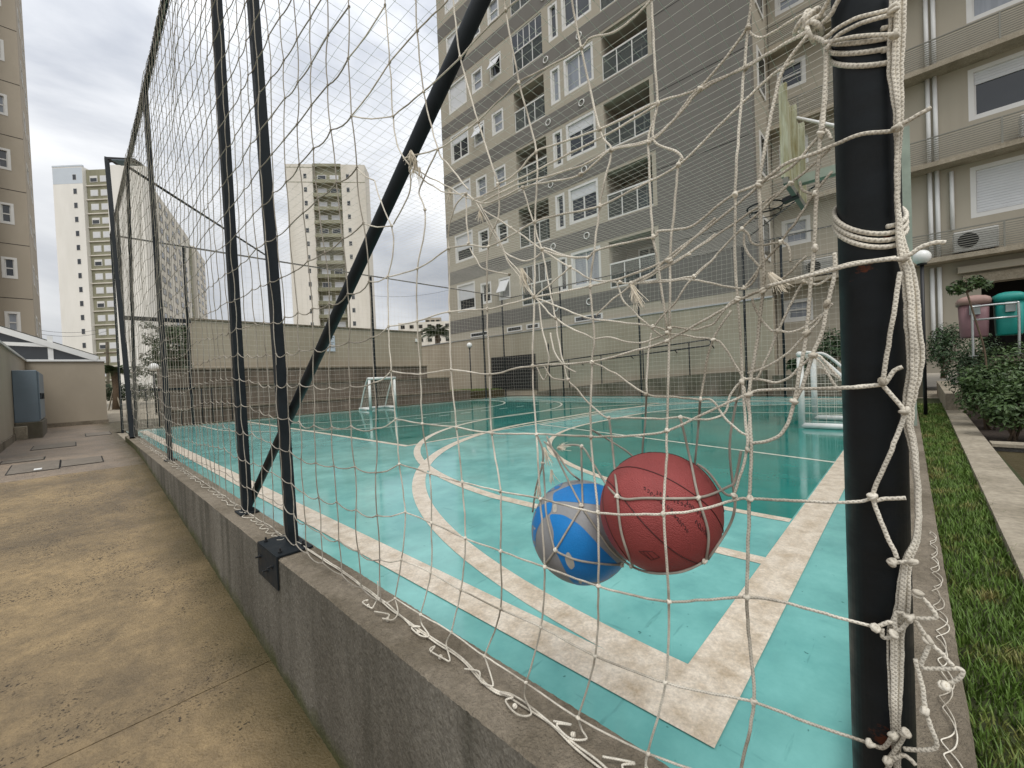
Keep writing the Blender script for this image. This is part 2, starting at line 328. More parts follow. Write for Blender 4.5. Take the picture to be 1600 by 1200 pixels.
# ================================================================ the setting
CT = 0.09                                  # top of the curb round the court
XF = 0.755                                 # plane of the fence beside the walkway
CXM = 7.28                                 # middle of the court across
def ribbon(pts, w, z):
    m = MB(); n = len(pts); P = [Vector((p[0], p[1], 0)) for p in pts]; vs = []
    for i, p in enumerate(P):
        d = (P[min(i+1, n-1)] - P[max(i-1, 0)]).normalized(); s = Vector((-d.y, d.x, 0)) * (w/2)
        vs += [(p.x-s.x, p.y-s.y, z), (p.x+s.x, p.y+s.y, z)]
    return m.add(vs, [(2*i, 2*i+2, 2*i+3, 2*i+1) for i in range(n-1)])
def arc(cx, cy, r, a0, a1, n=40): return [(cx + r*math.cos(math.radians(a0+(a1-a0)*i/n)), cy + r*math.sin(math.radians(a0+(a1-a0)*i/n))) for i in range(n+1)]

# ground round the whole place (one sheet with the sunken walkway left open)
g = MB(); zz = -.03
for x0, x1, y0, y1 in ((-500,-1.0,-300,900), (-1.0,.66,26.0,900), (.66,700,-300,900), (-1.0,.66,-300,-3.2)): g.poly([(x0,y0,zz),(x1,y0,zz),(x1,y1,zz),(x0,y1,zz)])
struct(g.build('ground', M['pale']))

court = struct(MB().poly([(.82,.09,0),(14.35,.09,0),(14.35,13.65,0),(.82,13.65,0)]).build('court_floor', M['court']))
def cpart(name, mb, m): return mb.build(name, M[m], court)
# green zones
cpart('green_zone', MB().poly([(3.2,5.15,.0015),(11.36,5.15,.0015),(11.36,13.3,.0015),(3.2,13.3,.0015)]), 'court_dark')
zone = arc(6.59,.52,3.73,180,90,30) + arc(7.97,.52,3.73,90,0,30)
cpart('goal_zone', MB().poly([(x,y,.0015) for x,y in zone]), 'court_dark')
LZ = [.0022]
def cline(pts, w, m='line'):
    LZ[0] += .00009; cpart('court_line', ribbon(pts, w, LZ[0]), m)
both = lambda c, r: arc(CXM-c, .43, r, 180, 90, 36) + arc(CXM+c, .43, r, 90, 0, 36)
fl = lambda P: [(x, 13.66-y) for x, y in P]
cline(arc(6.24,.35,5.03,178.6,90,48) + arc(8.32,.35,5.03,90,1.4,48), .115)
cline(arc(6.59,.52,3.73,180,90,40) + arc(7.97,.52,3.73,90,0,40), .07)
cline([(2.19,.5),(2.19,2.2)] + arc(CXM,1.78,5.12,174,6,70) + [(12.37,2.2),(12.37,.5)], .085)
cline([(4.79,.51),(5.98,5.02)], .05, 'thin_line'); cline([(9.77,.51),(8.58,5.02)], .05, 'thin_line'); cline([(5.95,5.0),(8.61,5.0)], .05, 'thin_line')
cline([(3.2,5.15),(11.36,5.15)], .06); cline([(3.2,5.12),(3.2,13.3)], .085); cline([(11.36,5.12),(11.36,13.3)], .06)
cline(fl(arc(6.59,.52,3.73,180,90,40) + arc(7.97,.52,3.73,90,0,40)), .06, 'thin_line')
cline(fl([(2.19,.5),(2.19,2.2)] + arc(CXM,1.78,5.12,174,6,70) + [(12.37,2.2),(12.37,.5)]), .05, 'thin_line')
for k in range(11): cline([(3.45+.72*k, 8.63), (3.78+.72*k, 8.63)], .05, 'thin_line')
cline([(1.09,13.1),(13.7,13.1)], .08, 'thin_line')
cline([(13.55,.4),(13.55,13.1)], .10)
cline([(1.0915,.355),(1.0915,13.14)], .147)
cline([(1.018,.432),(13.6,.432)], .156)

# walkway: concrete slabs of a ramp that falls towards the camera
def wz(y):
    if y < 7.7: return -.555 + .0805*(y-1.6)
    if y < 9.2: return -.064 + .036*(y-7.7)
    return -.010
def slab(y0, y1, m, x0=-1.0, x1=.655, name='slab', parent=None, d=0.0):
    mb = MB(); ys = [y0+.003] + [y for y in (7.7, 9.2) if y0 < y < y1] + [y1-.003]
    vs = []; fs = []
    for y in ys: vs += [(x0,y,wz(y)+d),(x1,y,wz(y)+d),(x0,y,wz(y)-.1),(x1,y,wz(y)-.1)]
    for i in range(len(ys)-1):
        a = 4*i; fs += [(a,a+1,a+5,a+4),(a+2,a+6,a+7,a+3),(a,a+4,a+6,a+2),(a+1,a+3,a+7,a+5)]
    n = len(vs); fs += [(0,2,3,1),(n-4,n-3,n-1,n-2)]
    return mb.add(vs, fs).build(name, M[m], parent)
walk = struct(slab(-3.2, 26.0, 'soil', name='walkway', d=-.03))
walk.data.transform(Matrix.Translation((0,0,-.012)))
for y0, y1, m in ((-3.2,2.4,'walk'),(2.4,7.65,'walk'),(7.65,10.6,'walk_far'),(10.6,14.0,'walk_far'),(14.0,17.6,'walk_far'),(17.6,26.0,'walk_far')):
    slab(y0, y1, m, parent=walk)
# inspection covers let into the walkway
def cover(pts, label, m='cover'):
    t = MB(); vs = [(x,y,wz(y)+.009) for x,y in pts]; n = len(vs)
    t.add(vs + [(x,y,wz(y)-.02) for x,y in pts], [tuple(range(n))] + [(i,n+i,n+(i+1)%n,(i+1)%n) for i in range(n)])
    o = t.build('inspection_cover', M[m]); tag(o, label, 'cover', 'covers in the walkway')
    c = (sum(p[0] for p in pts)/n, sum(p[1] for p in pts)/n)
    e = MB()
    for i in range(n):
        p, q = pts[i], pts[(i+1)%n]; e.bar((p[0],p[1],wz(p[1])+.004),(q[0],q[1],wz(q[1])+.004),.028,.004)
    e.build('cover_rim', M['dark'], o)
def rect(x0,x1,y0,y1): return [(x0,y0),(x1,y0),(x1,y1),(x0,y1)]
cover(rect(-.62,-.18,8.15,8.95), 'gray inspection cover nearest the camera, left one of the pair')
cover(rect(-.16,.24,8.25,8.85), 'gray inspection cover beside the curb, right one of the near pair')
cover(rect(-.75,-.35,9.2,9.6), 'long narrow cover behind the left gray cover')
cover(rect(-.55,-.02,11.0,11.9), 'middle cover with dark rim further along the walkway')
cover(rect(.15,.55,13.2,14.2), 'small cover near the far end of the curb')
o = MB().box((-.40,8.2,wz(8.25)+.011),(-.33,8.34,wz(8.25)+.016)).build('paper_scrap', M['white']); tag(o, 'small white scrap lying on the near inspection cover', 'paper')

# concrete curbs
def wobbly_curb(name, label, x0, x1, y0, y1, ztop, zb, n, along):
    """long low wall with rough, slightly wandering arrises"""
    t = thing(name, label, 'wall', ((x0+x1)/2, (y0+y1)/2, zb(y0) if callable(zb) else zb))
    def build(nm, m, side):
        mb = MB(); vs = []; fs = []
        for i in range(n+1):
            f = i/n; q = (x0 + (x1-x0)*f) if along == 'x' else (y0 + (y1-y0)*f)
            j = lambda k: .0018*noise.noise(Vector((q*5, k*7.1, 2.3))) + .0022*noise.noise(Vector((q*55, k*3.1, 7)))
            zt = ztop + j(1); c = .007 + .8*j(2)
            if along == 'y': A = [(x0+j(3), zt-c), (x0+c+j(3), zt), (x1-c, zt+j(4)), (x1, zt-c)]; lo = zb(q) if callable(zb) else zb
            else: A = [(y0+j(3), zt-c), (y0+c+j(3), zt), (y1-c, zt+j(4)), (y1, zt-c)]; lo = zb(q) if callable(zb) else zb
            if side == 'top': row = A[0:4]
            elif side == 'out': row = [(A[0][0], lo), A[0]]
            else: row = [A[3], (A[3][0], min(-.02, ztop-.1))]
            vs += [((a, q, z) if along == 'y' else (q, a, z)) for a, z in row]
            k = len(row)
        for i in range(n):
            for r in range(k-1):
                a = i*k + r; fs.append((a, a+1, a+k+1, a+k) if along == 'y' else (a+k, a+k+1, a+1, a))
        return mb.add(vs, fs).build(nm, M[m], t, local=False)
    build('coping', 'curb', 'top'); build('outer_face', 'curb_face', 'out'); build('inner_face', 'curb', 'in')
    return t
left_curb = wobbly_curb('concrete_curb', 'rough gray concrete curb wall between the walkway and the court', .641, .823, -.085, 10.9, CT, lambda y: wz(y)-.08, 1400, 'y')
right_curb = wobbly_curb('concrete_curb', 'low concrete curb between the court end and the grass strip', .826, 14.3, -.085, .092, CT, -.06, 300, 'x')

# grass strip and planters on the right
struct(MB().poly([(.3,-.60,-.012),(14,-.60,-.012),(14,-.083,-.008),(.3,-.083,-.008)]).build('turf_bed', M['turf_soil']))
def gedge(x): return -.265 - .0165*x           # edge of the planter kerb
gm = MB(); gv = []; gf = []
for k in range(21000):
    f = rnd(); x = .55 + 11.5*f**2.0; y = U(gedge(x)-.012, -.088); z0 = -.012
    hgt = U(.018,.052)*(1.35 if abs(y-gedge(x)) < .03 else 1); a = U(0,6.28); w = U(.0012,.0024)*(1+x*.12); lean = U(.1,.9)*hgt
    dx, dy = math.cos(a), math.sin(a); px, py = -dy*w, dx*w
    o = len(gv); gv += [(x-px,y-py,z0),(x+px,y+py,z0),(x+dx*lean*.35+px*.7,y+dy*lean*.35+py*.7,z0+hgt*.6),(x+dx*lean*.35-px*.7,y+dy*lean*.35-py*.7,z0+hgt*.6),(x+dx*lean,y+dy*lean,z0+hgt)]
    gf += [(o,o+1,o+2,o+3),(o+3,o+2,o+4)]
struct(gm.add(gv, gf).build('grass', M['grass']), 'stuff', 'short patchy green and straw coloured grass beside the curb')
def kerbpiece(x0, x1, w0, w1, z0, z1): return [(x0,gedge(x0)-w0),(x1,gedge(x1)-w1),(x1,gedge(x1)),(x0,gedge(x0))]
o = MB().prism(kerbpiece(.4,10.4,.20,.20,0,0), -.2, .045).build('planter_kerb', M['pale']); tag(o, 'pale concrete planter kerb running beside the grass strip', 'kerb')
o = MB().prism(kerbpiece(10.1,16.0,.26,.3,0,0), -.2, .32).build('planter_wall', M['pale']); tag(o, 'short raised concrete planter wall at the far end of the grass', 'wall')
# planter cross wall and its soil
t = thing('planter_box', 'low rough gray planter wall in front of the leafy shrubs', 'planter', (6.4,-1.6,-.2))
MB().box((6.30,-6.0,-.45),(6.44,-.585,.015)).build('wall', M['gravelwall'], t, local=False)
MB().box((6.26,-6.0,.018),(6.47,-.583,.048)).build('coping', M['pale'], t, local=False)
MB().poly([(6.44,-6.0,-.005),(16,-6.0,-.005),(16,-.70,-.005),(6.44,-.585,-.005)]).build('soil', M['soil'], t, local=False)
struct(MB().poly([(.3,-6,-.028),(6.3,-6,-.028),(6.3,-.44,-.028),(.3,-.44,-.028)]).build('garden_path', M['walk_far']))
terr = MB().box((8.8,-9,-.2),(17.5,-1.35,.93)).build('terrace', M['pale']); struct(terr)
# ================================================================ walls and buildings
def win_meshes():
    lib = {}
    def get(w, h, kind):
        key = (round(w,2), round(h,2), kind)
        if key in lib: return lib[key]
        fr = MB(); b = .11; d0, d1 = -.05, .12
        for a, c in (((0,d0,0),(w,d1,b)), ((0,d0,h-b),(w,d1,h)), ((0,d0+.001,b),(b,d1,h-b)), ((w-b,d0+.001,b),(w,d1,h-b))): fr.box(a, c)
        s = .045
        for a, c in (((b,.03,b),(w-b,.08,b+s)), ((b,.031,b+s),(b+s,.079,h-b)), ((w-b-s,.031,b+s),(w-b,.079,h-b))): fr.box(a, c)
        if kind in ('two', 'twoshut', 'open2'): fr.box((w/2-.03,.02,b+s),(w/2+.03,.075,h-b))
        if kind == 'hung': fr.box((b+s,.02,b+h*.36),(w-b-s,.075,b+h*.36+.06))
        g = MB().box((b,.055,b),(w-b,.075,h-b))
        sh = None
        if kind in ('shut', 'twoshut', 'half'):
            sh = MB(); z = h-b; zl = b if kind == 'shut' else (h*.66 if kind == 'twoshut' else h*.42)
            k = 0
            while z - .075 > zl: sh.box((b+.01,.012,z-.070),(w-b-.01,.034,z)); z -= .075; k += 1
            sh.box((b+.005,.018,z-.03),(w-b-.005,.045,z+.02))
        tilt = None
        if kind == 'awning': tilt = MB().add([(b,-.02,h-b-.02),(w-b,-.02,h-b-.02),(w-b,-.38,b+h*.22),(b,-.38,b+h*.22),(b,.01,h-b-.02),(w-b,.01,h-b-.02),(w-b,-.35,b+h*.22-.02),(b,-.35,b+h*.22-.02)],[(0,1,2,3),(7,6,5,4),(0,3,7,4),(1,5,6,2),(2,6,7,3)])
        lib[key] = (fr.mesh('window', M['frame']), g.mesh('pane', M['glass']), sh.mesh('shutter', M['shutter']) if sh else None, tilt.mesh('sash', M['shutter']) if tilt else None)
        return lib[key]
    return get
wmesh = win_meshes(); _gc = {}
def gcurt(w, h):
    k = (round(w,2), round(h,2))
    if k not in _gc: _gc[k] = MB().box((.11,.055,.11),(w-.11,.075,h-.11)).mesh('pane', M['glass_c'])
    return _gc[k]
def window(parent, x, z, w, h, kind='two', y=0.0):
    fr, g, sh, ti = wmesh(w, h, kind)
    o = link('window', fr, parent, (x, y, z))
    link('pane', g if rnd() > .35 else gcurt(w, h), o)
    if sh: link('shutter', sh, o)
    if ti: link('sash', ti, o)
    return o
def panels(mb, x0, x1, z0, z1, holes, y0=0.0, y1=.3):
    """wall field with rectangular holes (x0,x1,z0,z1)"""
    xs = sorted({x0, x1} | {q for a in holes for q in a[:2] if x0 < q < x1})
    for a, b in zip(xs, xs[1:]):
        hs = sorted([(k[2], k[3]) for k in holes if k[0] < (a+b)/2 < k[1]]); z = z0
        for lo, hi in hs:
            if lo > z + .001: mb.box((a,y0,z),(b,y1,lo))
            z = max(z, hi)
        if z < z1 - .001: mb.box((a,y0,z),(b,y1,z1))
    return mb
R90 = -math.pi/2

# ---- apartment block beyond the court (its front is the plane x = XB)
XB = 15.16; BY = 19.16                       # front plane, left end
Bd = thing('apartment_building', 'beige and gray apartment block with recessed balconies behind the court', 'building', (XB, BY, 0), R90)
bx = lambda y: BY - y
WB = bx(3.44); ST = 2.77; BZ = 3.53; NF = 9
cols = [('w1', bx(18.44), bx(16.9), 1.14, 2.68), ('s1', bx(16.48), bx(15.64), 1.30, 2.42), ('s2', bx(15.1), bx(14.27), 1.30, 2.42),
        ('b1', bx(13.54), bx(11.68), .78, 2.66), ('sl', bx(11.32), bx(10.79), 1.05, 2.62), ('md', bx(10.59), bx(9.10), 1.10, 2.66), ('b2', bx(8.72), bx(6.78), .78, 2.66)]
holes = []
for f in range(NF):
    for c, a, b, lo, hi in cols: holes.append((a, b, BZ+f*ST+lo, BZ+f*ST+hi))
ztop = BZ + NF*ST + 1.2
GX = bx(6.62)                                # where the gray end field starts
panels(MB(), 0, GX, .5, ztop, holes).build('wall', M['beige_b'], Bd)
MB().box((GX,-.004,BZ-.12),(WB,.3,ztop)).build('end_wall', M['gray_b'], Bd)
MB().box((GX,0,.5),(WB,.298,BZ-.12)).build('base_wall', M['beige_b'], Bd)
MB().box((WB-.3,.302,.5),(WB-.002,6.0,ztop)).build('side_wall', M['beige_b'], Bd)
MB().box((0.002,.302,.5),(.3,12.0,ztop)).build('side_wall', M['beige_b'], Bd)
MB().box((.3,3.0,.5),(WB-.3,3.1,ztop)).build('core_wall', M['dark'], Bd)
MB().box((0,.302,ztop-.3),(WB,12,ztop-.05)).build('roof', M['gray_b'], Bd)
band = MB().box((0,-.012,0),(GX-.004,-.001,.73)).mesh('floor_band', M['gray_b'])
groove = MB().box((GX+.05,-.0075,0),(WB-.02,-.0045,.022)).mesh('joint', M['dark'])
ring = MB().tube([(.13*math.cos(t*.5236),-.02,.13*math.sin(t*.5236)) for t in range(12)], .025, 6, closed=True).mesh('vent_ring', M['frame'], True)
kinds1 = ['half','half','shut','twoshut','shut','shut','shut','shut','shut']
def balcony_meshes(w, key):
    d = {}
    d['floor'] = MB().box((-.02,.3,.62),(w+.02,1.5,.78)).mesh('balcony_floor', M['inner'])
    m = MB(); m.box((-.02,1.5,.78),(w*.30,1.6,2.72)); m.box((w*.30,1.5,2.52),(w+.02,1.6,2.72)); m.box((-.08,.3,.78),(0-.0,1.5,2.72)); m.box((w,.3,.78),(w+.08,1.5,2.72)); m.box((-.02,.3,2.665),(w+.02,1.5,2.76))
    d['inner'] = m.mesh('inner_wall', M['inner'])
    fr = MB()
    for a in (.30, .53, .76, .985): fr.box((w*a-.03,1.46,.78),(w*a+.03,1.53,2.52))
    fr.box((w*.30,1.461,2.45),(w,1.529,2.52)); fr.box((w*.30,1.461,.78),(w,1.529,.84))
    d['door'] = fr.mesh('balcony_door', M['frame']); d['pane'] = MB().box((w*.31,1.495,.8),(w*.99,1.505,2.5)).mesh('pane', M['glass'])
    r = MB(); r.box((0,.03,1.74),(w,.09,1.80)); r.box((0,.035,.80),(w,.085,.85))
    for k in range(4): r.box((w*k/3-.02*(k>0),.04,.85),(w*k/3+.02+(.02 if k==0 else 0),.08,1.74))
    d['rail'] = r.mesh('railing', M['frame']); d['rg'] = MB().box((.03,.055,.86),(w-.03,.065,1.73)).mesh('railing_glass', M['rail_glass'])
    gl = MB(); 
    for k in range(6): gl.box((w*k/5-.02,.03,1.80),(w*k/5+.02,.07,2.66))
    gl.box((0,.031,2.60),(w,.069,2.66)); d['glz'] = gl.mesh('glazing_frame', M['frame']); d['gp'] = MB().box((.02,.045,1.81),(w-.02,.055,2.6)).mesh('pane', M['glass'])
    return d
bm1 = balcony_meshes(cols[3][2]-cols[3][1], 1); bm2 = balcony_meshes(cols[6][2]-cols[6][1], 2)
for f in range(NF):
    z = BZ + f*ST
    link('floor_band', band, Bd, (0,0,z)); link('joint', groove, Bd, (0,0,z+2.0))
    for c, a, b, lo, hi in cols:
        if c == 'w1': window(Bd, a, z+lo, b-a, hi-lo, kinds1[f], .06)
        elif c in ('s1','s2'): window(Bd, a, z+lo, b-a, hi-lo, 'awning' if (f*3+(c=='s2')) % 4 == 1 else 'hung', .06)
        elif c == 'sl': window(Bd, a, z+lo, b-a, hi-lo, 'plain', .06)
        elif c == 'md': window(Bd, a, z+lo, b-a, hi-lo, ['two','twoshut','twoshut','two','two','twoshut','two','two','two'][f], .06)
        else:
            bm = bm1 if c == 'b1' else bm2
            bo = link('balcony', bm['floor'], Bd, (a,0,z)); link('inner_wall', bm['inner'], bo); link('balcony_door', bm['door'], bo); link('pane', bm['pane'], bo); link('railing', bm['rail'], bo)
            glz = (c == 'b1' and f in (0, 4, 6)) or (c == 'b2' and f in (5, 6, 7))
            link('railing_glass', bm['rg'], bo)
            if glz: link('glazing_frame', bm['glz'], bo); link('pane', bm['gp'], bo)
    link('vent_ring', ring, Bd, (cols[4][1]-.18,-.012,z+.40)); link('vent_ring', ring, Bd, (cols[5][2]-.62,-.012,z+.42))
# side wall windows seen at a slant (the side faces -y)
for f in range(NF):
    z = BZ + f*ST
    sw = link('window', MB().box((WB,.75,1.0),(WB+.03,1.75,2.4)).mesh('window', M['frame']), Bd, (0,0,z)); link('pane', MB().box((WB+.031,.88,1.12),(WB+.036,1.62,2.28)).mesh('pane', M['glass']), sw)

# ---- podium wall in front of the block, with the ramp handrail
t = thing('podium_wall', 'plastered beige podium wall along the building side of the court', 'wall', (14.95,12,0))
MB().box((14.93,3.0,.0),(15.13,27,3.02)).build('wall', M['beige_w'], t, local=False)
MB().box((14.90,3.0,3.023),(15.15,27,3.07)).build('coping', M['galv'], t, local=False)
for y0, y1 in ((16.0,17.4),(13.6,14.6),(12.5,13.3),(9.1,10.5)):
    w = MB().box((15.128,y0,3.16),(15.158,y1,3.40)).build('vent_window', M['frame'], t, local=False); MB().box((15.120,y0+.08,3.21),(15.127,y1-.08,3.35)).build('pane', M['glass'], w); 
    for c in w.children: c.data.transform(Matrix.Translation(-base(t)))
o = MB()
pr = [(3.2,.80),(5.4,.73),(7.4,.60),(9.3,.46),(11.0,.32),(12.4,.18),(12.4,-.02),(3.2,-.02)]
vs = [(14.66,y,z) for y,z in pr] + [(14.925,y,z) for y,z in pr]; n = len(pr)
o.add(vs, [tuple(range(n)), tuple(range(n,2*n))[::-1]] + [(i,n+i,n+(i+1)%n,(i+1)%n) for i in range(n)])
tag(o.build('ramp_curb', M['moss']), 'mossy stained concrete ramp base along the far side of the court', 'wall')
hr = thing('handrail', 'dark tubular handrail climbing along the podium wall', 'handrail', (14.8,8,.4))
za = lambda y: 1.90 - (y-4.65)*.058
for dz in (0,-.20):
    pts = [(14.72,12.9-.8*k,za(12.9-.8*k)+dz) for k in range(11)]; MB().tube(pts, .024, 8).build('rail', M['black'], hr, True, local=False)
ce = [(14.72, 4.9-.12*math.sin(a), za(4.9)-.10+.10*math.cos(a)) for a in [math.pi*k/8 for k in range(9)]]
MB().tube(ce, .024, 8).build('rail_end', M['black'], hr, True, local=False)
for y in (12.4,10.6,9.0,7.2,5.5): MB().tube([(14.72,y,za(y)+.02),(14.72,y,za(y)-1.30)], .022, 8).build('baluster', M['black'], hr, True, local=False)
for y in (10.0,7.7,6.0,4.75): MB().tube([(14.72,y,za(y)-.2),(14.93,y,za(y)-.30)], .018, 6).build('bracket', M['black'], hr, True, local=False)
t = thing('service_door', 'dark louvred service door at the foot of the podium wall', 'door', (14.9,14.2,.3))
p0 = ax(800,556,14.9); p1 = ax(838,604,14.9)
MB().box((14.885,p1.y,.28),(14.922,15.6,1.95)).build('door_panel', M['dark'], t, local=False)
for k in range(9): MB().box((14.865,p1.y+.05,.4+.165*k),(14.884,15.55,.5+.165*k)).build('louvre', M['black'], t, local=False)

# ---- balcony block on the right (front plane x = XC)
XC = 17.58; CY = 3.42
Cd = thing('apartment_building', 'beige apartment block with railed ledges on the right', 'building', (XC, CY, 0), R90)
cx_ = lambda y: CY - y
WC = 24.0; CZ = 3.66; CS = 2.70; NC = 6
ch = []
for f in range(NC+1):
    z = CZ + f*CS
    ch.append((cx_(3.19), cx_(2.35), z-1.22 if f == 0 else z-1.25, z-.45 if f == 0 else z-.33))
    if f > 0: ch += [(cx_(-1.34)+k*4.6, cx_(-1.34)+k*4.6+2.6, z-1.54, z-.13) for k in range(4)]
gar = (cx_(-1.50), cx_(-6.5), .9, 2.98)
panels(MB(), 0, WC, .5, CZ+NC*CS+2.7, ch + [gar], 0, .3).build('wall', M['beige_b'], Cd)
MB().box((0.3,3.0,.5),(WC,3.1,CZ+NC*CS+2.7)).build('core_wall', M['dark'], Cd)
MB().box((0,.302,CZ+NC*CS+2.4),(WC,10,CZ+NC*CS+2.6)).build('roof', M['gray_b'], Cd)
MB().box((gar[0]-.35,-.10,2.98),(gar[1]+.2,.05,3.24)).build('lintel', M['pale'], Cd)
MB().box((gar[0]-.45,-.22,3.30),(gar[1]+.2,.05,3.48)).build('lintel', M['beige_b'], Cd)
ledge = MB().box((0.02,-.58,0),(WC,-.002,.13)).mesh('ledge', M['pale'])
lr = MB()
for k in range(10): lr.box((.06,-.56,.20+.062*k),(WC,-.545,.215+.062*k))
slat = MB().box((.06,-.56,0),(WC,-.540,.016)).mesh('slat', M['slat']); rpost = MB().box((-.018,-.575,.13),(.018,-.561,.82)).mesh('railing_post', M['slat'])
rtop = MB().box((.04,-.572,.80),(WC,-.535,.83)).mesh('railing', M['slat'])
pipe = MB().tube([(0,-.06,.02),(0,-.06,2.62)], .05, 10).mesh('drain_pipe', M['white'], True)
for f in range(NC+1):
    z = CZ + f*CS
    lo = link('ledge', ledge, Cd, (0,0,z)); ro = link('railing', rtop, Cd, (0,0,z))
    for k in range(10): link('slat', slat, ro, (0,0,.19+.060*k))
    for k in range(8): link('railing_post', rpost, ro, (.9+2.2*k,0,0))
    for q in (0, .15): link('drain_pipe', pipe, Cd, (cx_(-.54)+q,0,z-2.62 if f else z-2.70))
    if f in (1,): link('drain_pipe', MB().tube([(0,-.06,.83-CS+.1),(0,-.06,-.12)], .045, 10).mesh('drain_pipe', M['white'], True), Cd, (cx_(-.98),0,z))
    window(Cd, cx_(3.19), ch[f*5-4 if f else 0][2] if False else (z-1.22 if f == 0 else z-1.25), .84, .77 if f == 0 else .92, 'hung', .05)
    if f > 0:
        for k in range(4): window(Cd, cx_(-1.34)+k*4.6, z-1.54, 2.6, 1.41, 'shut' if (f+k) % 3 == 1 else 'twoshut', .05)
# air conditioners on the ledges
def aircon(x, f, label):
    a = thing('air_conditioner', label, 'air conditioner', Vector((XC-.32, CY-x, CZ+f*CS+.131)), R90, 'air conditioners on the ledges')
    MB().bbox((-.42,-.15,.06),(.42,.16,.62),.02).build('casing', M['frame'], a)
    MB().lathe([(.20,0),(.20,.02)], (0,0,0), 20).build('fan_grille', M['black'], a).matrix_local = Matrix.Translation((-.14,-.155,.35)) @ Matrix.Rotation(math.pi/2,4,'X')
    for s in (-.3,.3): MB().box((s-.03,-.14,0),(s+.03,.14,.058)).build('foot', M['black'], a)
aircon(cx_(-1.38), 0, 'air conditioner on the lowest ledge, right of the white pipes')
aircon(cx_(-2.62), 1, 'air conditioner on the second ledge under the dark window')
aircon(cx_(2.1), 0, 'air conditioner on the lowest ledge, nearest the gray wall')

# ---- block on the far left and the low glass roofed annexe
AY = 34.0; A0 = -1.30
Ad = thing('apartment_building', 'tall taupe apartment block at the left edge of the picture', 'building', (A0, AY, 0), 0)
ah = []
for f in range(9):
    zc = ay(34,504,AY).z + f*2.84; ah.append((-1.02,-.48,zc-.55,zc+.55)); ah.append((-4.6,-3.2,zc-.6,zc+.7))
panels(MB(), -14, -.004, 0, 30, ah).build('wall', M['taupe'], Ad)
panels(MB(), .302, 7.5, 0, 30, [(1.4+3*k,2.6+3*k,ay(34,504,AY).z+f*2.84-.5,ay(34,504,AY).z+f*2.84+.6) for k in range(2) for f in range(9)]).build('side_wall', M['taupe'], Ad).rotation_euler = (0,0,math.pi/2)
MB().box((-1.9,-1.2,0),(-1.32,-.01,30)).build('pier', M['taupe'], Ad)
MB().box((-14,.5,0),(-.5,7.4,29.6)).build('core', M['dark'], Ad)
jn = MB().box((-1.3,-.006,0),(-.01,-.002,.03)).mesh('joint', M['dark'])
for f in range(9):
    zc = ay(34,504,AY).z + f*2.84
    window(Ad, -1.02, zc-.55, .54, 1.10, 'hung', .03); window(Ad, -4.6, zc-.6, 1.4, 1.3, 'two', .03); link('joint', jn, Ad, (0,0,zc+1.25))
    for k in range(2):
        w = window(Ad, 0, zc-.5, 1.2, 1.1, 'two', 0); w.location = (-.03, 1.4+3*k, zc-.5); w.rotation_euler = (0,0,math.pi/2)
LY = 18.4; ZG = -.012
an = thing('annexe', 'low beige annexe with white framed sloping glass roof', 'building', (-.9, LY, ZG))
TL = lambda a, b: ay(a, b, LY)
ztp = TL(100,565).z
MB().box((-.93,LY,-.1),(.70,LY+.2,ztp)).build('wall', M['beige'], an, local=False)
MB().box((-1.13,9.0,-.7),(-.932,LY+.19,ztp)).build('wall', M['beige'], an, local=False)
MB().box((.50,LY+.202,-.1),(.698,LY+9,ztp-.01)).build('wall', M['beige'], an, local=False)
MB().box((-.93,LY-.03,-.1),(.72,LY-.002,.11)).build('skirting', M['curb'], an, local=False)
MB().box((-.929,9.0,-.7),(-.90,14.6,.13)).build('skirting', M['curb'], an, local=False)
MB().box((-1.15,LY-.05,ztp+.002),(.73,LY+.22,ztp+.06)).build('coping', M['white'], an, local=False)
MB().box((-1.16,9.0,ztp+.003),(-.90,LY-.052,ztp+.05)).build('coping', M['frame'], an, local=False)
a0, a1 = TL(-60,497), TL(152,561)
for dy_ in (0, 8): MB().bar((a0.x,LY+dy_,a0.z), (a1.x,LY+dy_,a1.z), .12, .16).build('roof_beam', M['white'], an, local=False)
for k in range(5): MB().bar((a0.x+(a1.x-a0.x)*k/4, LY+.05, a0.z+(a1.z-a0.z)*k/4+.02), (a0.x+(a1.x-a0.x)*k/4, LY+8, a0.z+(a1.z-a0.z)*k/4+.02), .08, .1).build('rafter', M['white'], an, local=False)
MB().add([(a0.x,LY,a0.z+.1),(a1.x,LY,a1.z+.1),(a1.x,LY+8,a1.z+.1),(a0.x,LY+8,a0.z+.1),(a0.x,LY,a0.z+.12),(a1.x,LY,a1.z+.12),(a1.x,LY+8,a1.z+.12),(a0.x,LY+8,a0.z+.12)],[(3,2,1,0),(4,5,6,7),(0,1,5,4),(1,2,6,5),(2,3,7,6),(3,0,4,7)]).build('glass_roof', M['rail_glass'], an, local=False)
pq = TL(78,541); MB().box((pq.x-.05,LY-.02,ztp+.06),(pq.x+.06,LY+.08,pq.z+.30)).build('glazing_post', M['white'], an, local=False)
q0, q1 = TL(-60,534), TL(76,540); MB().bar(q0, q1, .09, .10).build('glazing_beam', M['white'], an, local=False)
MB().add([(a0.x,LY+.02,ztp+.06),(a1.x,LY+.02,ztp+.06),(a1.x,LY+.02,a1.z-.05),(a0.x,LY+.02,a0.z-.05),(a0.x,LY+.03,ztp+.06),(a1.x,LY+.03,ztp+.06),(a1.x,LY+.03,a1.z-.05),(a0.x,LY+.03,a0.z-.05)],[(0,1,2,3),(7,6,5,4),(0,3,7,4),(1,5,6,2)]).build('gable_glass', M['glass'], an, local=False)
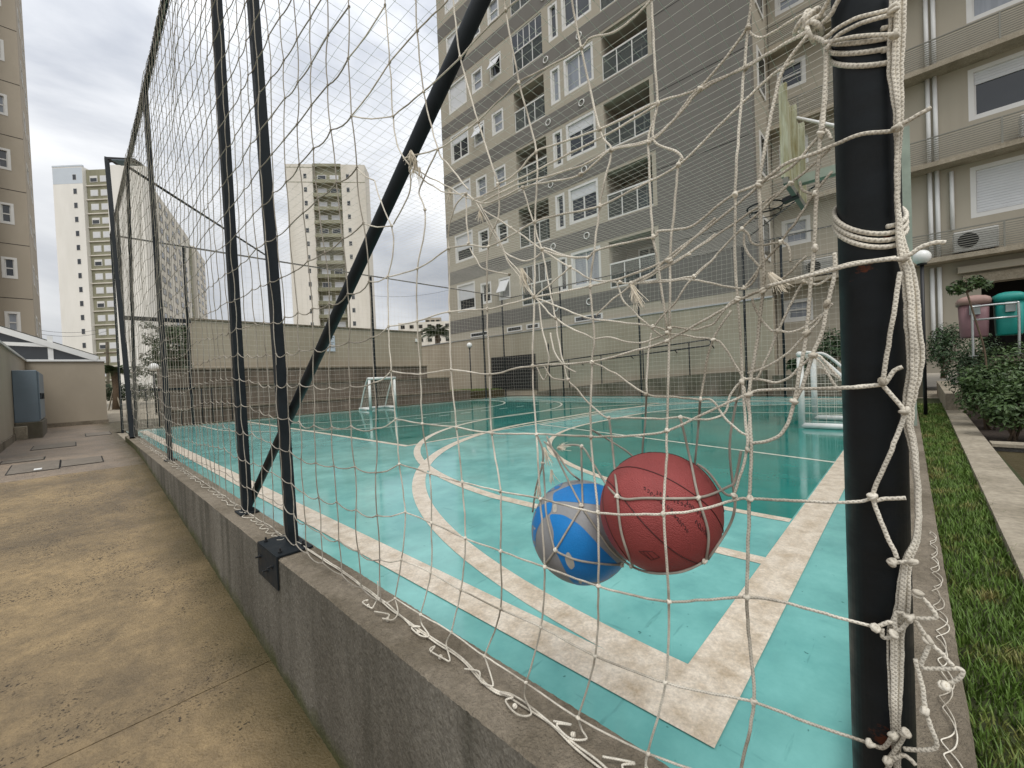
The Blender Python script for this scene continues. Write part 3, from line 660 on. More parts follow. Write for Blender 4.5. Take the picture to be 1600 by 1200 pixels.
# enamel cabinet against the annexe wall
cb = thing('meter_cabinet', 'blue gray metal cabinet on a concrete plinth against the annexe', 'cabinet', (-.75,14.4,ZG))
MB().bbox((-.93,14.3,.36),(-.56,16.4,1.52),.012).build('body', M['cabinet'], cb, local=False)
for k in range(3):
    d = MB().box((-.557,14.34+.69*k,.40),(-.535,14.99+.69*k,1.48)).build('door', M['cabinet'], cb, local=False)
    MB().box((-.5345,14.40+.69*k,.86),(-.515,14.43+.69*k,1.0)).build('handle', M['black'], d).location = -base(cb)
MB().bbox((-.93,14.24,-.05),(-.52,16.45,.355),.015).build('plinth', M['moss'], cb, local=False)
MB().bbox((-.93,14.02,-.05),(-.74,14.235,.28),.01).build('plinth_block', M['pale'], cb, local=False)

# ---- boundary wall and stepped seating at the far end of the court
W2 = 16.0
zt = ay(480,510,W2).z; xa = ay(298,503,W2).x; xb = ay(658,517,W2).x
t = thing('boundary_wall', 'tall plain beige wall above the stepped seating', 'wall', ((xa+xb)/2, W2, 0))
MB().box((xa,W2,0),(xb,W2+.2,zt)).build('wall', M['beige_w'], t, local=False)
MB().box((xa-.03,W2-.04,zt+.002),(xb+.03,W2+.24,zt+.05)).build('coping', M['curb'], t, local=False)
MB().box((xb-.35,W2-.05,zt-.42),(xb-.20,W2-.003,zt-.28)).build('wall_lamp', M['globe'], t, local=False)
t = thing('wall_sign', 'pale blue notice board fixed to the tall beige wall', 'sign', ay(517,535,W2-.05))
s0, s1 = ay(510,524,W2-.03), ay(524,549,W2-.03)
MB().box((s0.x,W2-.03,s1.z),(s1.x,W2-.004,s0.z)).build('panel', M['sign'], t, local=False)
for k in range(7):
    zz = s0.z - .07 - .065*k; MB().box((s0.x+.03,W2-.033,zz-.010),(s1.x-.03-.06*(k%3),W2-.031,zz+.010)).build('text_line', M['ink'], t, local=False)
st = thing('stepped_seating', 'weathered brown concrete stepped seating behind the far goal', 'seating', (7,14.5,0))
ztiers = [(14.35, .36, ay(736,640,14.35).x), (14.9, .98, ay(702,590,14.9).x), (15.45, 1.52, ay(667,575,15.45).x)]
x_l = ay(262,640,14.3).x
prev = 13.8
for i, (y, z, xr) in enumerate(ztiers):
    y1 = 15.99
    for k in range(5):
        wseg = (xr - x_l)/5
        MB().box((x_l+wseg*k+.004, y, 0 if i == 0 else ztiers[i-1][1]-.05), (x_l+wseg*(k+1)-.004, y1, z)).build('riser_block', M['step'], st, local=False)
    MB().box((x_l, y-.035, z+.002), (xr+.02, y+.62 if i < 2 else y1, z+.05)).build('tread', M['curb'], st, local=False)
# paved strip beyond the far end of the court
struct(MB().poly([(.0,13.65,-.006),(14.9,13.65,-.006),(14.9,19,-.006),(.0,19,-.006)]).build('pavement', M['walk_far']))
o = MB()
for k in range(2600):
    x, y = U(11.6,14.6), U(14.6,17.5); h = U(.04,.10); a = U(0,6.28); o.add([(x-.01*math.cos(a),y-.01*math.sin(a),.33),(x+.01*math.cos(a),y+.01*math.sin(a),.33),(x+U(-.03,.03),y+U(-.03,.03),.33+h)],[(0,1,2)])
struct(o.build('lawn_grass', M['grass']), 'stuff', 'small green lawn behind the far corner of the court')
tag(MB().box((12.9,14.45,-.004),(14.6,17.6,.33)).build('lawn_kerb', M['walk_far']), 'low earth coloured bank under the small lawn in the far corner', 'bank')

# ---- towers far away
def tower(label, pl, pr, D, sec, nfl, ftop, dep=5.0):
    """front face runs between the roof corners seen at pixels pl and pr; sec = [(u0,u1,setback,material)]"""
    A = adist(*pl, D); Bq = adist(pr[0], pr[1], D*pr[2]); d = Vector((Bq.x-A.x, Bq.y-A.y, 0)); W = d.length; th = math.atan2(d.y, d.x)
    H = A.z; t = thing('tower_block', label, 'building', (A.x, A.y, 0), th)
    for i, (u0, u1, sb, m) in enumerate(sec):
        MB().box((u0*W+.01, sb, 0), (u1*W-.01, dep, H - (0 if i % 2 == 0 else .4))).build('wall', M[m], t)
    return t, W, H
t1, W1, H1 = tower('white and olive tower block behind the light pole', (81,262), (222,275,1.0), 92, [(0,.335,0,'tower_w'),(.335,.60,.8,'tower_g'),(.60,1,0,'tower_w')], 13, 3, 2.5)
ST1 = 21.9*92/652
MB().box((.06,-.02,H1-3.7),(.335*W1-.06,-.003,H1-.2)).build('top_band', M['tower_b'], t1)
MB().box((0,-.05,H1+.005),(.335*W1,.4,H1+.35)).build('parapet', M['tower_b'], t1)
sm = MB().box((-.42,-.04,-.62),(.42,-.005,.62)).mesh('window', M['frame']); smp = MB().box((-.36,-.06,-.56),(.36,-.042,.56)).mesh('pane', M['glass'])
bwf = MB(); bwf.box((-.85,.72,-.7),(.85,.79,.7)); bw = bwf.mesh('window', M['frame']); bwp = MB().box((-.72,.70,-.6),(.72,.718,.2)).mesh('pane', M['glass']); bws = MB().box((-.9,.69,.02),(.9,.719,.68)).mesh('shutter', M['shutter']); bwfull = MB().box((-.74,.69,-.6),(.74,.719,.6)).mesh('shutter', M['shutter'])
fl1 = MB().box((.335*W1+.02,.55,-.10),(.60*W1-.02,.799,.10)).mesh('floor_slab', M['tower_s'])
for f in range(15):
    z = H1 - 2.3 - f*ST1
    w = link('window', sm, t1, (.245*W1,0,z)); link('pane', smp, w)
    w = link('window', bw, t1, (.42*W1,0,z-.2)); link('shutter' if f % 3 else 'pane', bwfull if f % 3 else bwp, w)
    link('floor_slab', fl1, t1, (0,0,z-1.7)); w = link('window', bw, t1, (.535*W1,0,z-.2)); link('shutter', bwfull, w)
t2, W2t, H2 = tower('cream and olive tower block with stacked balconies, centre left', (446,256), (570,271,1.02), 105, [(0,.33,0,'tower_s'),(.33,.69,1.0,'tower_g'),(.69,1,0,'tower_s')], 13, 3)
ST2 = 21.2*105/652
MB().box((.05,-.03,H2-.9),(.33*W2t-.05,-.004,H2-.75)).build('cornice', M['tower_g'], t2)
MB().box((.05,-.03,H2-4.6),(.33*W2t-.05,-.004,H2-4.45)).build('cornice', M['tower_g'], t2); MB().box((.69*W2t+.05,-.03,H2-4.6),(W2t-.05,-.004,H2-4.45)).build('cornice', M['tower_g'], t2)
MB().box((.33*W2t,.2,H2-.4),(.69*W2t,4.9,H2+.3)).build('parapet', M['tower_g'], t2)
bal = MB(); bal.box((.33*W2t+.02,-.5,-.12),(.69*W2t-.02,.98,.12)); balm = bal.mesh('balcony', M['tower_g'])
brl = MB().box((.33*W2t+.1,-.5,.121),(.69*W2t-.1,-.44,.75)).mesh('parapet', M['tower_g']); bwm = MB().box((-1.1,.90,-.7),(1.1,.98,.8)).mesh('window', M['frame']); bwmp = MB().box((-.95,.87,-.55),(.95,.899,.66)).mesh('pane', M['glass']); bwms = MB().box((-.95,.87,-.55),(.95,.899,.66)).mesh('shutter', M['shutter'])
aco = MB().box((-.4,-.2,.13),(.4,.3,.7)).mesh('air_conditioner', M['gray_b'])
for f in range(14):
    z = H2 - 3.0 - f*ST2
    for u in (.235, .775): w = link('window', sm, t2, (u*W2t,0,z)); link('pane', smp, w)
    b = link('balcony', balm, t2, (0,0,z-1.75)); link('parapet', brl, b)
    for u, k in ((.43, f % 4 == 0), (.59, f % 3 == 1)): w = link('window', bwm, t2, (u*W2t,0,z-.1)); link('pane' if k else 'shutter', bwmp if k else bwms, w)
    if f % 2: link('air_conditioner', aco, t2, (.5*W2t,0,z-1.75))
t3, W3, H3 = tower('pale tower block seen at a slant behind the fence', (244,300), (318,372,1.55), 100, [(0,.55,0,'tower_s'),(.55,.7,.8,'tower_g'),(.7,1,0,'tower_s')], 12, 3, 14)
MB().box((.30*W3,3,H3),(.40*W3,8,H3+5)).build('water_tank', M['tower_s'], t3); MB().box((.80*W3,3,H3),(.88*W3,8,H3+5)).build('water_tank', M['tower_s'], t3)
lw = MB().box((-1.6,-.04,-.8),(1.6,-.005,.8)).mesh('window', M['gray_b']); lwp = MB().box((-1.3,-.06,-.6),(.9,-.041,.6)).mesh('pane', M['glass'])
for f in range(14):
    for u in (.045,.13,.24,.35,.46,.62,.76,.86,.95):
        w = link('window', lw, t3, (u*W3, .8 if u == .62 else 0, H3-2.4-f*3.0)); link('pane', lwp, w)
for i, (a, b, D, c, lab) in enumerate((((622,505),(706,514,1.0),300,'tower_s','distant low cream building above the boundary wall'),((664,497),(688,500,1.0),340,'taupe','distant brownish tower top beyond the palm tree'))):
    t, w, h = tower(lab, a, b, D, [(0,1,0,c)], 3, 3)
    wm = MB().box((-1.4,-.3,-1.2),(1.4,-.05,1.2)).mesh('window', M['dark'])
    for f in range(3):
        for k in range(6 if i == 0 else 3): link('window', wm, t, (w*(k+.5)/(6 if i == 0 else 3),0,h-3-f*5))
# ================================================================ fence round the court
TOP = 4.63
def catmull(P, n=6):
    P = [Vector(p) for p in P]; out = []
    if len(P) < 3: 
        return [P[0].lerp(P[-1], i/n) for i in range(n+1)]
    for i in range(len(P)-1):
        a = P[max(i-1,0)]; b = P[i]; c = P[i+1]; d = P[min(i+2,len(P)-1)]
        for k in range(n):
            t = k/n; out.append(.5*((2*b) + (c-a)*t + (2*a-5*b+4*c-d)*t*t + (3*b-a-3*c+d)*t**3))
    out.append(P[-1]); return out
fence = thing('court_fence', 'tall charcoal steel fence frame along the walkway side of the court', 'fence', (XF, 0, CT))
PY = .036                                   # corner post
MB().tube([(.752,PY,CT),(.752,PY,2.0),(.752,PY,TOP)], .0338, 40).build('corner_post', M['pole_rust'], fence, True, local=False)
MB().lathe([(.075,0),(.075,.008)], (.752,PY,CT+.002), 4).build('base_plate', M['pole'], fence, local=False)
def post(b, tp, w=.05, z0=CT, z1=TOP):
    b = Vector(b); tp = Vector(tp); d = (tp-b)/(tp.z-b.z)
    p = b + d*(z0-b.z); q = b + d*(z1-b.z); p.x = q.x = XF
    o = MB().bar(p, q, w, w, (1,0,0)).build('post', M['pole'], fence, local=False); return p, q
pA = post(ax(457,852,XF), ax(395,0,XF), .048); pB = post(ax(386,800,XF), ax(338,0,XF), .055); pC = post(ax(266,715,XF), ax(226,130,XF), .05); pD = post(ax(213,683,XF), ax(200,287,XF), .045)
yb = pA[0].y
plate = MB().box((.631,yb-.16,CT+.0045),(.80,yb+.14,CT+.0125)); plate.box((.6295,yb-.16,CT-.15),(.6365,yb+.14,CT+.004))
plate.build('base_plate', M['pole'], fence, local=False)
def bolt(p, ax_='z'):
    m = MB().lathe([(.010,0),(.010,.008),(.005,.0085),(.005,.022),(.0035,.024)], (0,0,0), 6); o = m.build('bolt', M['black'], fence); o.location = Vector(p) - base(fence)
    if ax_ == 'x': o.rotation_euler = (0,-math.pi/2,0)
for p in ((.66,yb-.12),(.66,yb+.10),(.77,yb-.11),(.775,yb+.10)): bolt((p[0],p[1],CT+.013))
for y, z in ((yb-.10,CT-.05),(yb-.02,CT-.09),(yb+.09,CT-.05)): bolt((.629,y,z),'x')
for q in (pB, pC, pD): MB().box((.70,q[0].y-.07,CT+.0045),(.81,q[0].y+.07,CT+.0115)).build('base_plate', M['pole'], fence, local=False)
br0 = ax(384,800,XF+.055); br1 = ax(752,0,XF+.055); dd = (br1-br0); MB().tube([br0, br0+dd*1.33], .0235, 20).build('diagonal_brace', M['pole'], fence, True, local=False)
MB().tube([(XF,PY,TOP),(XF,13.5,TOP)], .028, 10).build('top_rail', M['pole'], fence, True, local=False)
ye = 11.55
for y in (11.55, 13.5): MB().bar((XF,y,-.05),(XF,y,TOP),.045,.045,(1,0,0)).build('post', M['pole'], fence, local=False)
# far end and building side of the fence
ff = thing('court_fence', 'slim dark fence frame across the far end of the court', 'fence', (7,13.5,0))
MB().tube([(XF+.04,13.5,TOP),(14.3,13.5,TOP)], .022, 8).build('top_rail', M['pole'], ff, True, local=False)
for px in (296, 585, 757): p = ay(px,560,13.5); MB().bar((p.x,13.5,0),(p.x,13.5,TOP-.02),.055,.055,(1,0,0)).build('post', M['pole'], ff, local=False)
MB().tube([(XF+.03,pD[1].y,TOP-.04),(4.3,13.48,TOP-.04)], .022, 8).build('corner_tie', M['pole'], ff, True, local=False)
g0 = ay(193,497,13.5); g1 = ay(298,505,13.5)
MB().bar((g0.x,13.45,g0.z),(g1.x,13.45,g0.z),.10,.09).build('gate_beam', M['pole'], ff, local=False)
for k in range(10): MB().tube([(g0.x+.1+.22*k,13.45,.05),(g0.x+.1+.22*k,13.45,.95)], .012, 6).build('gate_bar', M['pole'], ff, True, local=False)
MB().bar((g0.x,13.45,.97),(g1.x,13.45,.97),.05,.05).build('gate_rail', M['pole'], ff, local=False)
fr = thing('court_fence', 'slim dark fence frame along the building side of the court', 'fence', (14.3,6.5,0))
MB().tube([(14.3,-.0,TOP),(14.3,13.5,TOP)], .022, 8).build('top_rail', M['pole'], fr, True, local=False)
for px in (787, 878, 1000, 1165): p = ax(px,540,14.3); MB().tube([(14.3,p.y,0),(14.3,p.y,TOP-.02)], .034, 10).build('post', M['pole'], fr, True, local=False)
p = ax(1224,520,14.3); MB().tube([(14.3,p.y,0),(14.3,p.y,TOP-.02)], .034, 10).build('post', M['pole'], fr, True, local=False)
e0 = ax(855,500,14.3); MB().tube([(14.3,e0.y,2.3),(14.3,e0.y,.0)], .03, 8).build('post', M['pole'], fr, True, local=False)
MB().tube([ax(1170,370,14.25), (9.0,.04,TOP)], .02, 8).build('corner_tie', M['pole'], fr, True, local=False)

# ---------------------------------------------------------------- nets
def knot(mb, p, r, ax_=(0,1,0)):
    p = Vector(p); a = Vector((U(-1,1),U(-1,1),U(-1,1))).normalized(); b = a.orthogonal().normalized()
    for k in range(2):
        u = Vector((U(-.3,.3), U(-1,1), U(-1,1))).normalized(); w = u.orthogonal().normalized(); v = u.cross(w)
        c = p + u*r*(.55 if k else -.55)
        mb.tube([c + (w*math.cos(t*.785)+v*math.sin(t*.785))*r*1.25 for t in range(8)], r*.85, 6, closed=True)
    mb.sphere(p, r*1.25, 7, 5)
    return mb
# --- regular part of the walkway side net
net = thing('sports_net', 'knotted off-white rope net hung on the walkway side fence', 'net', (XF, 3, CT), 0, 'nets round the court')
C0, CW = 1.375, .168
cols_ = [C0 + CW*k for k in range(62)]
rows_ = [HC + z for z in (-.775,-.62,-.46,-.29,-.125,.035,.195,.37,.56,.75,.94,1.13,1.32,1.51,1.70,1.89,2.08,2.27,2.46,2.65,2.84,3.03,3.22,3.41,3.58,3.72)]
node = {}
for i, y in enumerate(cols_):
    for j, z in enumerate(rows_):
        s = .016 if z > HC+.5 else .024
        edge = j in (0, len(rows_)-1)
        sl = .05*math.sin((y-1)*1.8)*max(0, 1-abs(z-HC+.1)/.9)           # slack swags low down
        lean = .06*math.sin(y*.7)*(z-HC)/3.7
        node[i,j] = Vector((XF - .033 + .030*noise.noise(Vector((y*1.3, z*1.3, 1))), y + s*noise.noise(Vector((y*2.1, z*2.1, 11))) + U(-.006,.006) + lean,
                            z + (0 if edge else s*1.2*noise.noise(Vector((y*1.7, z*1.9, 23))) + U(-.008,.008) - sl)))
        if y > 6: node[i,j].z += 0 if edge else .05*noise.noise(Vector((y*3.1, z*.8, 5)))
cords = MB(); kn = MB()
RN = .0024
def cord(mb, a, b, r, n, seg, sag):
    pts = []; u = Vector((U(-.006,.006), U(-.005,.005), -sag*U(.5,1.6))) * min(1, (b-a).length/.17)
    for k in range(seg+1):
        t = k/seg; pts.append(a.lerp(b, t) + u*(4*t*(1-t)))
    mb.tube(pts, r, n, cap=False)
for (i,j), p in node.items():
    near = i < 14; n = 6 if near else 4; sg = 4 if near else 2
    if (i+1,j) in node: cord(cords, p, node[i+1,j], RN, n, sg, .008 if rows_[j] > HC+.5 else .014)
    if (i,j+1) in node: cord(cords, p, node[i,j+1], RN, n, sg, .0)
    if near or (i < 34): 
        if i < 8: knot(kn, p, RN*1.05)
        else: kn.sphere(p, RN*2.1, 6, 4)
cords.build('cords', M['rope_d'], net, True, local=False)
k_ = kn.build('knots', M['rope_d'], net, True, local=False); k_['kind'] = 'stuff'

# --- the torn near part, followed cord by cord
RB_C = Vector((0,0,HC)) + ray(1030,798) * (.800/ray(1030,798).x); RB_R = .1165
BB_C = Vector((0,0,HC)) + ray(908,829) * (.838/ray(908,829).x); BB_R = .1205
O = Vector((0,0,HC))
def xo(px, py): return XF - .012 - .033*min(1, max(0, (px-1180)/130)) - .075*math.exp(-((px-985)/190)**2 - ((py-815)/150)**2)
def hugp(px, py, rr):
    d = ray(px, py).normalized(); best = None
    for c, R in ((RB_C, RB_R), (BB_C, BB_R)):
        oc = O - c; b = oc.dot(d); q = oc.dot(oc) - (R+rr)**2; disc = b*b - q
        if disc > 0:
            t = -b - math.sqrt(disc)
            if best is None or t < best: best = t
    if best is not None: return O + d*best
    return ax(px, py, .815)
near_c = {'rope': MB(), 'rope_d': MB(), 'thin': MB()}; near_k = MB()
def trace(pts, r=.0022, layer='o', m='rope', X=None, wob=1.2, n=7):
    P2 = catmull([(p[0], p[1], 0) for p in pts], 7); W3 = []
    for i, p in enumerate(P2):
        px = p.x + wob*noise.noise(Vector((p.x*.05, p.y*.05, 3))); py = p.y + wob*noise.noise(Vector((p.x*.05, p.y*.05, 9)))
        if layer == 'o': w = ax(px, py, X if X else xo(px, py))
        elif layer == 'h': w = hugp(px, py, r)
        W3.append(w)
    if layer == 'h':
        for _ in range(2): W3 = [W3[0]] + [(W3[i-1]+W3[i]*2+W3[i+1])/4 for i in range(1,len(W3)-1)] + [W3[-1]]
    near_c[m].tube(W3, r, n)
    for p in pts:
        if len(p) > 2:
            w = ax(p[0], p[1], (X if X else xo(p[0], p[1]))-.002) if layer == 'o' else hugp(p[0], p[1], r*1.6)
            knot(near_k, w, r*1.12)
k = 1
# uprights
for P in (
 [(602,-10),(602,8,k),(609,97,k),(614,182,k),(622,230),(640,258)],
 [(650,-5),(652,48,k),(662,143,k),(684,233,k),(700,257),(732,297)],
 [(708,-5),(713,43),(719,90,k),(747,191,k),(778,287,k)],
 [(791,-5),(790,16,k),(811,129,k),(838,238,k),(836,347,k),(835,464,k),(832,572,k),(838,678,k),(844,779,k),(851,886,k),(845,980,k),(822,1067,k)],
 [(892,-5),(908,75,k),(937,202,k),(955,235,k),(945,280),(937,322,k),(930,380),(922,447,k),(929,529),(925,566,k),(923,682,k),(934,801,k),(935,916,k),(930,1025,k),(903,1122,k)],
 [(1018,-4,k),(1022,80),(1027,162,k),(1017,200),(1013,223,k),(1016,300),(1020,370,k),(1028,410),(1043,520,k)],
 [(1027,162),(1020,205),(1026,225),(1055,236),(1066,248),(1060,258,k),(1052,340),(1047,407,k),(1046,514,k),(1042,673,k),(1041,730),(1037,803,k),(1045,940,k),(1040,1067,k),(1012,1177,k),(1008,1215)],
 [(1175,-5),(1169,43,k),(1160,140),(1152,240),(1149,304,k),(1148,400),(1153,467,k),(1158,540),(1160,596,k),(1164,650),(1167,703,k),(1147,773,k)],
 [(606,432,k),(607,510,k),(611,580,k),(618,655,k),(624,725,k),(633,800,k),(627,875,k),(617,935,k)],
 [(684,233),(668,268),(655,300),(664,328,k),(662,370),(652,420,k),(652,502,k),(657,585,k),(660,662,k),(672,740,k),(674,817,k),(673,895,k),(657,960,k)],
 [(701,388,k),(702,440),(702,487,k),(705,578,k),(713,668,k),(722,753,k),(727,841,k),(720,922,k),(705,988,k)],
 [(779,288),(779,337),(763,385,k),(761,483,k),(765,585,k),(768,677,k),(782,768,k),(782,861,k),(782,952,k),(757,1025,k)],
 [(701,388),(701,360),(711,322),(728,303)], [(732,380,k),(729,335),(728,303)],
 [(612,353,k),(615,390),(606,432)], [(585,282),(593,310),(612,353)],
 [(615,350),(640,300),(640,262)]):
    trace(P)
for P in (
 [(1262,55),(1233,92),(1219,120),(1205,180),(1194,240),(1187,287,k),(1189,360),(1194,425),(1192,454,k),(1182,540),(1170,616,k),(1174,700),(1171,779,k),(1167,933,k),(1172,1010),(1178,1097,k),(1160,1190),(1155,1215)],
 [(1291,70),(1288,150),(1282,210,k),(1276,300),(1272,388,k),(1266,450),(1260,521,k),(1250,580),(1241,626,k),(1232,660),(1215,683),(1190,691),(1172,693)],
 [(1304,395),(1304,430),(1293,475,k),(1284,520),(1270,554,k),(1255,600),(1241,628)]):
    trace(P, .0026)
# cross cords
for P in (
 [(609,97),(652,48),(700,0)],
 [(614,182,k),(662,143),(719,90),(750,55),(790,16),(815,-5)],
 [(630,247),(684,233),(708,218),(746,190),(787,150),(811,128),(850,108),(907,76),(922,60),(960,50),(990,28),(1018,0)],
 [(778,287),(800,276),(815,262),(838,237),(880,222),(937,202),(985,180),(1026,160),(1060,150),(1093,137),(1130,95),(1169,43)],
 [(728,303,k),(760,318),(817,293,k),(860,284),(907,273,k),(955,235),(1013,222),(1050,190),(1093,139,k),(1165,106,k),(1210,78),(1262,50)],
 [(740,312),(800,285),(880,245),(967,200),(1027,163)],
 [(750,318),(812,288),(900,262),(960,232),(1015,218),(1060,180),(1095,142),(1168,102),(1262,48)],
 [(700,388),(733,383),(763,385),(800,367),(835,347),(880,334),(937,322),(987,297),(1060,258),(1130,190),(1200,123),(1240,95)],
 [(606,432),(652,420),(701,388)], [(607,510),(652,502),(702,487),(761,483),(800,474),(835,464)],
 [(847,390,k),(880,400),(918,402,k),(935,390),(1020,370),(1027,362),(1060,358),(1087,350),(1123,320),(1148,303),(1187,287),(1235,262),(1282,210),(1292,205),(1298,218)],
 [(986,443,k),(1020,425),(1050,397),(1120,345),(1187,289)],
 [(832,465),(880,456),(922,447),(975,433),(1043,406,k),(1080,376),(1118,340)],
 [(611,580),(657,585),(705,578),(765,585),(800,577),(832,572),(925,565),(985,550),(1042,532,k),(1117,491),(1153,470),(1192,453),(1260,430),(1330,412),(1400,402)],
 [(618,655),(660,662),(713,668),(768,677),(800,678),(838,678),(923,682),(985,681),(1042,673),(1110,642),(1170,615),(1200,609),(1290,607),(1376,601)],
 [(624,725),(672,740),(722,753),(782,768),(844,779),(890,792),(934,801),(985,804),(1037,803),(1090,797),(1148,781),(1171,779),(1250,783),(1330,785),(1362,778)],
 [(633,800),(674,817),(727,841),(782,861),(851,886),(935,916),(990,930),(1045,940),(1105,937),(1167,933),(1230,942),(1300,962),(1372,981)],
 [(627,875),(673,895),(720,922),(782,952),(845,980),(930,1025),(1040,1067),(1110,1083),(1178,1097),(1270,1132),(1360,1162)],
 [(617,935),(657,960),(705,988),(757,1025),(822,1067),(903,1122),(1012,1177),(1110,1212)]):
    trace(P)
# the torn tangle
for P in (
 [(745,317),(785,390),(810,425),(835,464)], [(750,318),(778,372),(800,418),(832,462)], [(640,262,k),(668,275),(700,292),(740,312,k),(778,290,k)],
 [(645,268),(690,298),(728,303)], [(757,328),(799,356,k),(847,390),(891,417,k),(924,437),(969,441,k),(986,443),(1030,441),(1080,437),(1162,450,k),(1186,420)],
 [(850,386),(891,402),(918,402)], [(786,393),(813,407),(833,405),(847,393)], [(735,388),(751,416),(775,426),(796,429,k)],
 [(835,464),(865,440),(891,417)], [(835,464),(868,497,k),(895,514),(929,529)], [(838,466),(880,482),(924,498),(1020,510,k),(1043,520)],
 [(986,441),(1030,420),(1077,395),(1118,365)], [(986,445),(955,470),(931,492)], [(965,442),(975,470),(998,495),(1020,515),(1042,530)],
 [(817,294),(834,350),(847,390),(856,440),(868,497),(875,545),(888,593,k),(905,612),(930,640),(951,653,k),(990,652),(1030,655),(1063,652,k),(1090,656),(1120,652),(1135,640),(1142,615),(1165,590)],
 [(929,529),(950,527),(985,535),(1010,533),(1042,522),(1050,510),(1074,514),(1092,514),(1116,504),(1134,480),(1153,466)],
 [(1118,400),(1084,432,k),(1050,478),(1020,510)], [(1084,432),(1050,437),(1000,441)],
 [(1142,484),(1114,530,k),(1102,580),(1094,624,k)], [(925,566),(955,580),(1010,616,k),(1050,620),(1094,624),(1112,626),(1125,642),(1135,656),(1160,676),(1168,678)],
 [(1010,616),(1012,560),(1018,520)],
 [(1043,520),(1075,526),(1114,530),(1130,540),(1156,582),(1162,592)],
 [(1168,584),(1200,572),(1230,552),(1260,522),(1274,508),(1290,486),(1300,474)],
 [(1162,592),(1178,592),(1210,597),(1230,592),(1250,574),(1268,558),(1280,556),(1290,566),(1312,592)], [(1268,556),(1282,566),(1300,596),(1314,612)],
 [(1176,466),(1182,486),(1202,514),(1216,517,k),(1250,516),(1286,490)], [(1256,440,k),(1240,466),(1216,517),(1200,555),(1186,586),(1180,592)],
 [(1298,232),(1236,286,k),(1160,340),(1076,397,k),(1050,412),(1000,440)], [(1300,266),(1273,302,k),(1240,350),(1220,378,k),(1194,410),(1162,450)], [(1234,288),(1158,358,k),(1098,420),(1084,432)],
 [(1250,284),(1254,296),(1264,302),(1273,302)], [(1158,358),(1168,366),(1176,380),(1190,383),(1218,379),(1230,386),(1236,410)], [(1162,366),(1164,386),(1176,405),(1190,420)],
 [(1260,400),(1236,424),(1218,438),(1192,452)], [(1304,428),(1276,445),(1256,440)], [(1169,43),(1178,56),(1196,57),(1240,30),(1262,18)],
 [(1162,605),(1170,650),(1168,700)],
 [(838,572),(850,592),(858,560),(848,520),(842,470)], [(860,520),(866,548),(880,570),(900,582)], [(850,572),(862,590),(878,594),(888,593)]):
    trace(P, .0018, m='rope', wob=2.0)
# inner pocket that carries the balls
for P in (
 [(876,696),(908,697,k),(926,723),(964,776,k),(1010,778),(1091,778,k),(1137,761),(1149,750),(1158,705)], [(854,682),(880,735),(908,790,k)], [(908,697),(909,740),(910,790)],
 [(908,793),(888,826),(868,859,k),(851,883)], [(848,723,k),(851,765),(854,806),(866,859)], [(868,861),(894,873),(930,880),(971,883,k)],
 [(912,797),(935,831),(957,862),(987,885,k),(1012,894),(1038,896),(1070,892),(1101,877,k)], [(965,779),(971,835),(989,885)], [(951,653),(955,680),(960,730),(965,776)],
 [(1063,652),(1078,715),(1091,777),(1107,833),(1103,876)], [(1089,725),(1108,739),(1133,772),(1148,776,k),(1142,817),(1106,874)],
 [(838,678),(847,700),(848,723),(838,760),(832,800)], [(850,690),(868,706),(888,735),(905,750)]):
    trace(P, .0024, 'h', m='rope_d', wob=.6)
for P in ([(1010,616),(1008,660),(1004,700),(1002,760)], [(1094,624),(1090,680),(1084,740),(1080,790)], [(925,672),(960,693),(985,710),(1020,745)], [(1157,603),(1148,640),(1140,700),(1147,773)]):
    PP = catmull([(p[0],p[1],0) for p in P], 8); near_c['rope_d'].tube([ax(p.x,p.y,.742+.19*min(1,i/6)) for i, p in enumerate(PP)], .0024, 6)
# link the traced rows to the regular net
for (px, py) in ((585,282),(602,8),(609,97),(614,182),(612,353),(606,432),(607,510),(611,580),(618,655),(624,725),(633,800),(627,875),(617,935)):
    w = ax(px, py, xo(px, py)); q = min((node[0,j] for j in range(len(rows_))), key=lambda v: abs(v.z-w.z))
    near_c['rope'].tube([w, w.lerp(q,.25)+Vector((0,0,-.005)), w.lerp(q,.5)+Vector((0,0,-.009)), w.lerp(q,.75)+Vector((0,0,-.006)), q], .0022, 6)
# frayed ends
fm = MB()
def fray(px, py, X, dx, dy, n=26, ln=.05, spread=.5):
    o = ax(px, py, X); e = ax(px+dx, py+dy, X); d = (e-o).normalized()
    for _ in range(n):
        v = (d + Vector((U(-1,1),U(-1,1),U(-1,1)))*spread*.6).normalized()*ln*U(.5,1.1); b = Vector((U(-1,1),U(-1,1),U(-1,.2)))*ln*.25
        s = o + Vector((U(-.003,.003),U(-.003,.003),U(-.003,.003))); fm.tube([s, s+v*.5+b*.3, s+v+b], [.0008,.0007,.0004], 3, cap=False)
for a in ((642,236,.735,10,60,36,.055,.6),(650,250,.735,-5,50,30,.05,.4),(655,262,.735,0,45,16,.045,.5),(986,446,.74,18,40,40,.045,.18),(1203,428,.73,30,30,40,.030,.4),(872,700,.78,40,-10,30,.025,.9),(850,700,.76,20,60,22,.035,.5),(862,735,.76,5,50,16,.03,.5),(842,760,.76,-5,50,16,.035,.4),(815,420,.745,15,50,36,.05,.35),(702,298,.745,10,40,20,.03,.7),(750,330,.745,10,40,20,.03,.7)):
    fray(*a)
fm.build('frayed_ends', M['fray'], net, False, local=False)['kind'] = 'stuff'
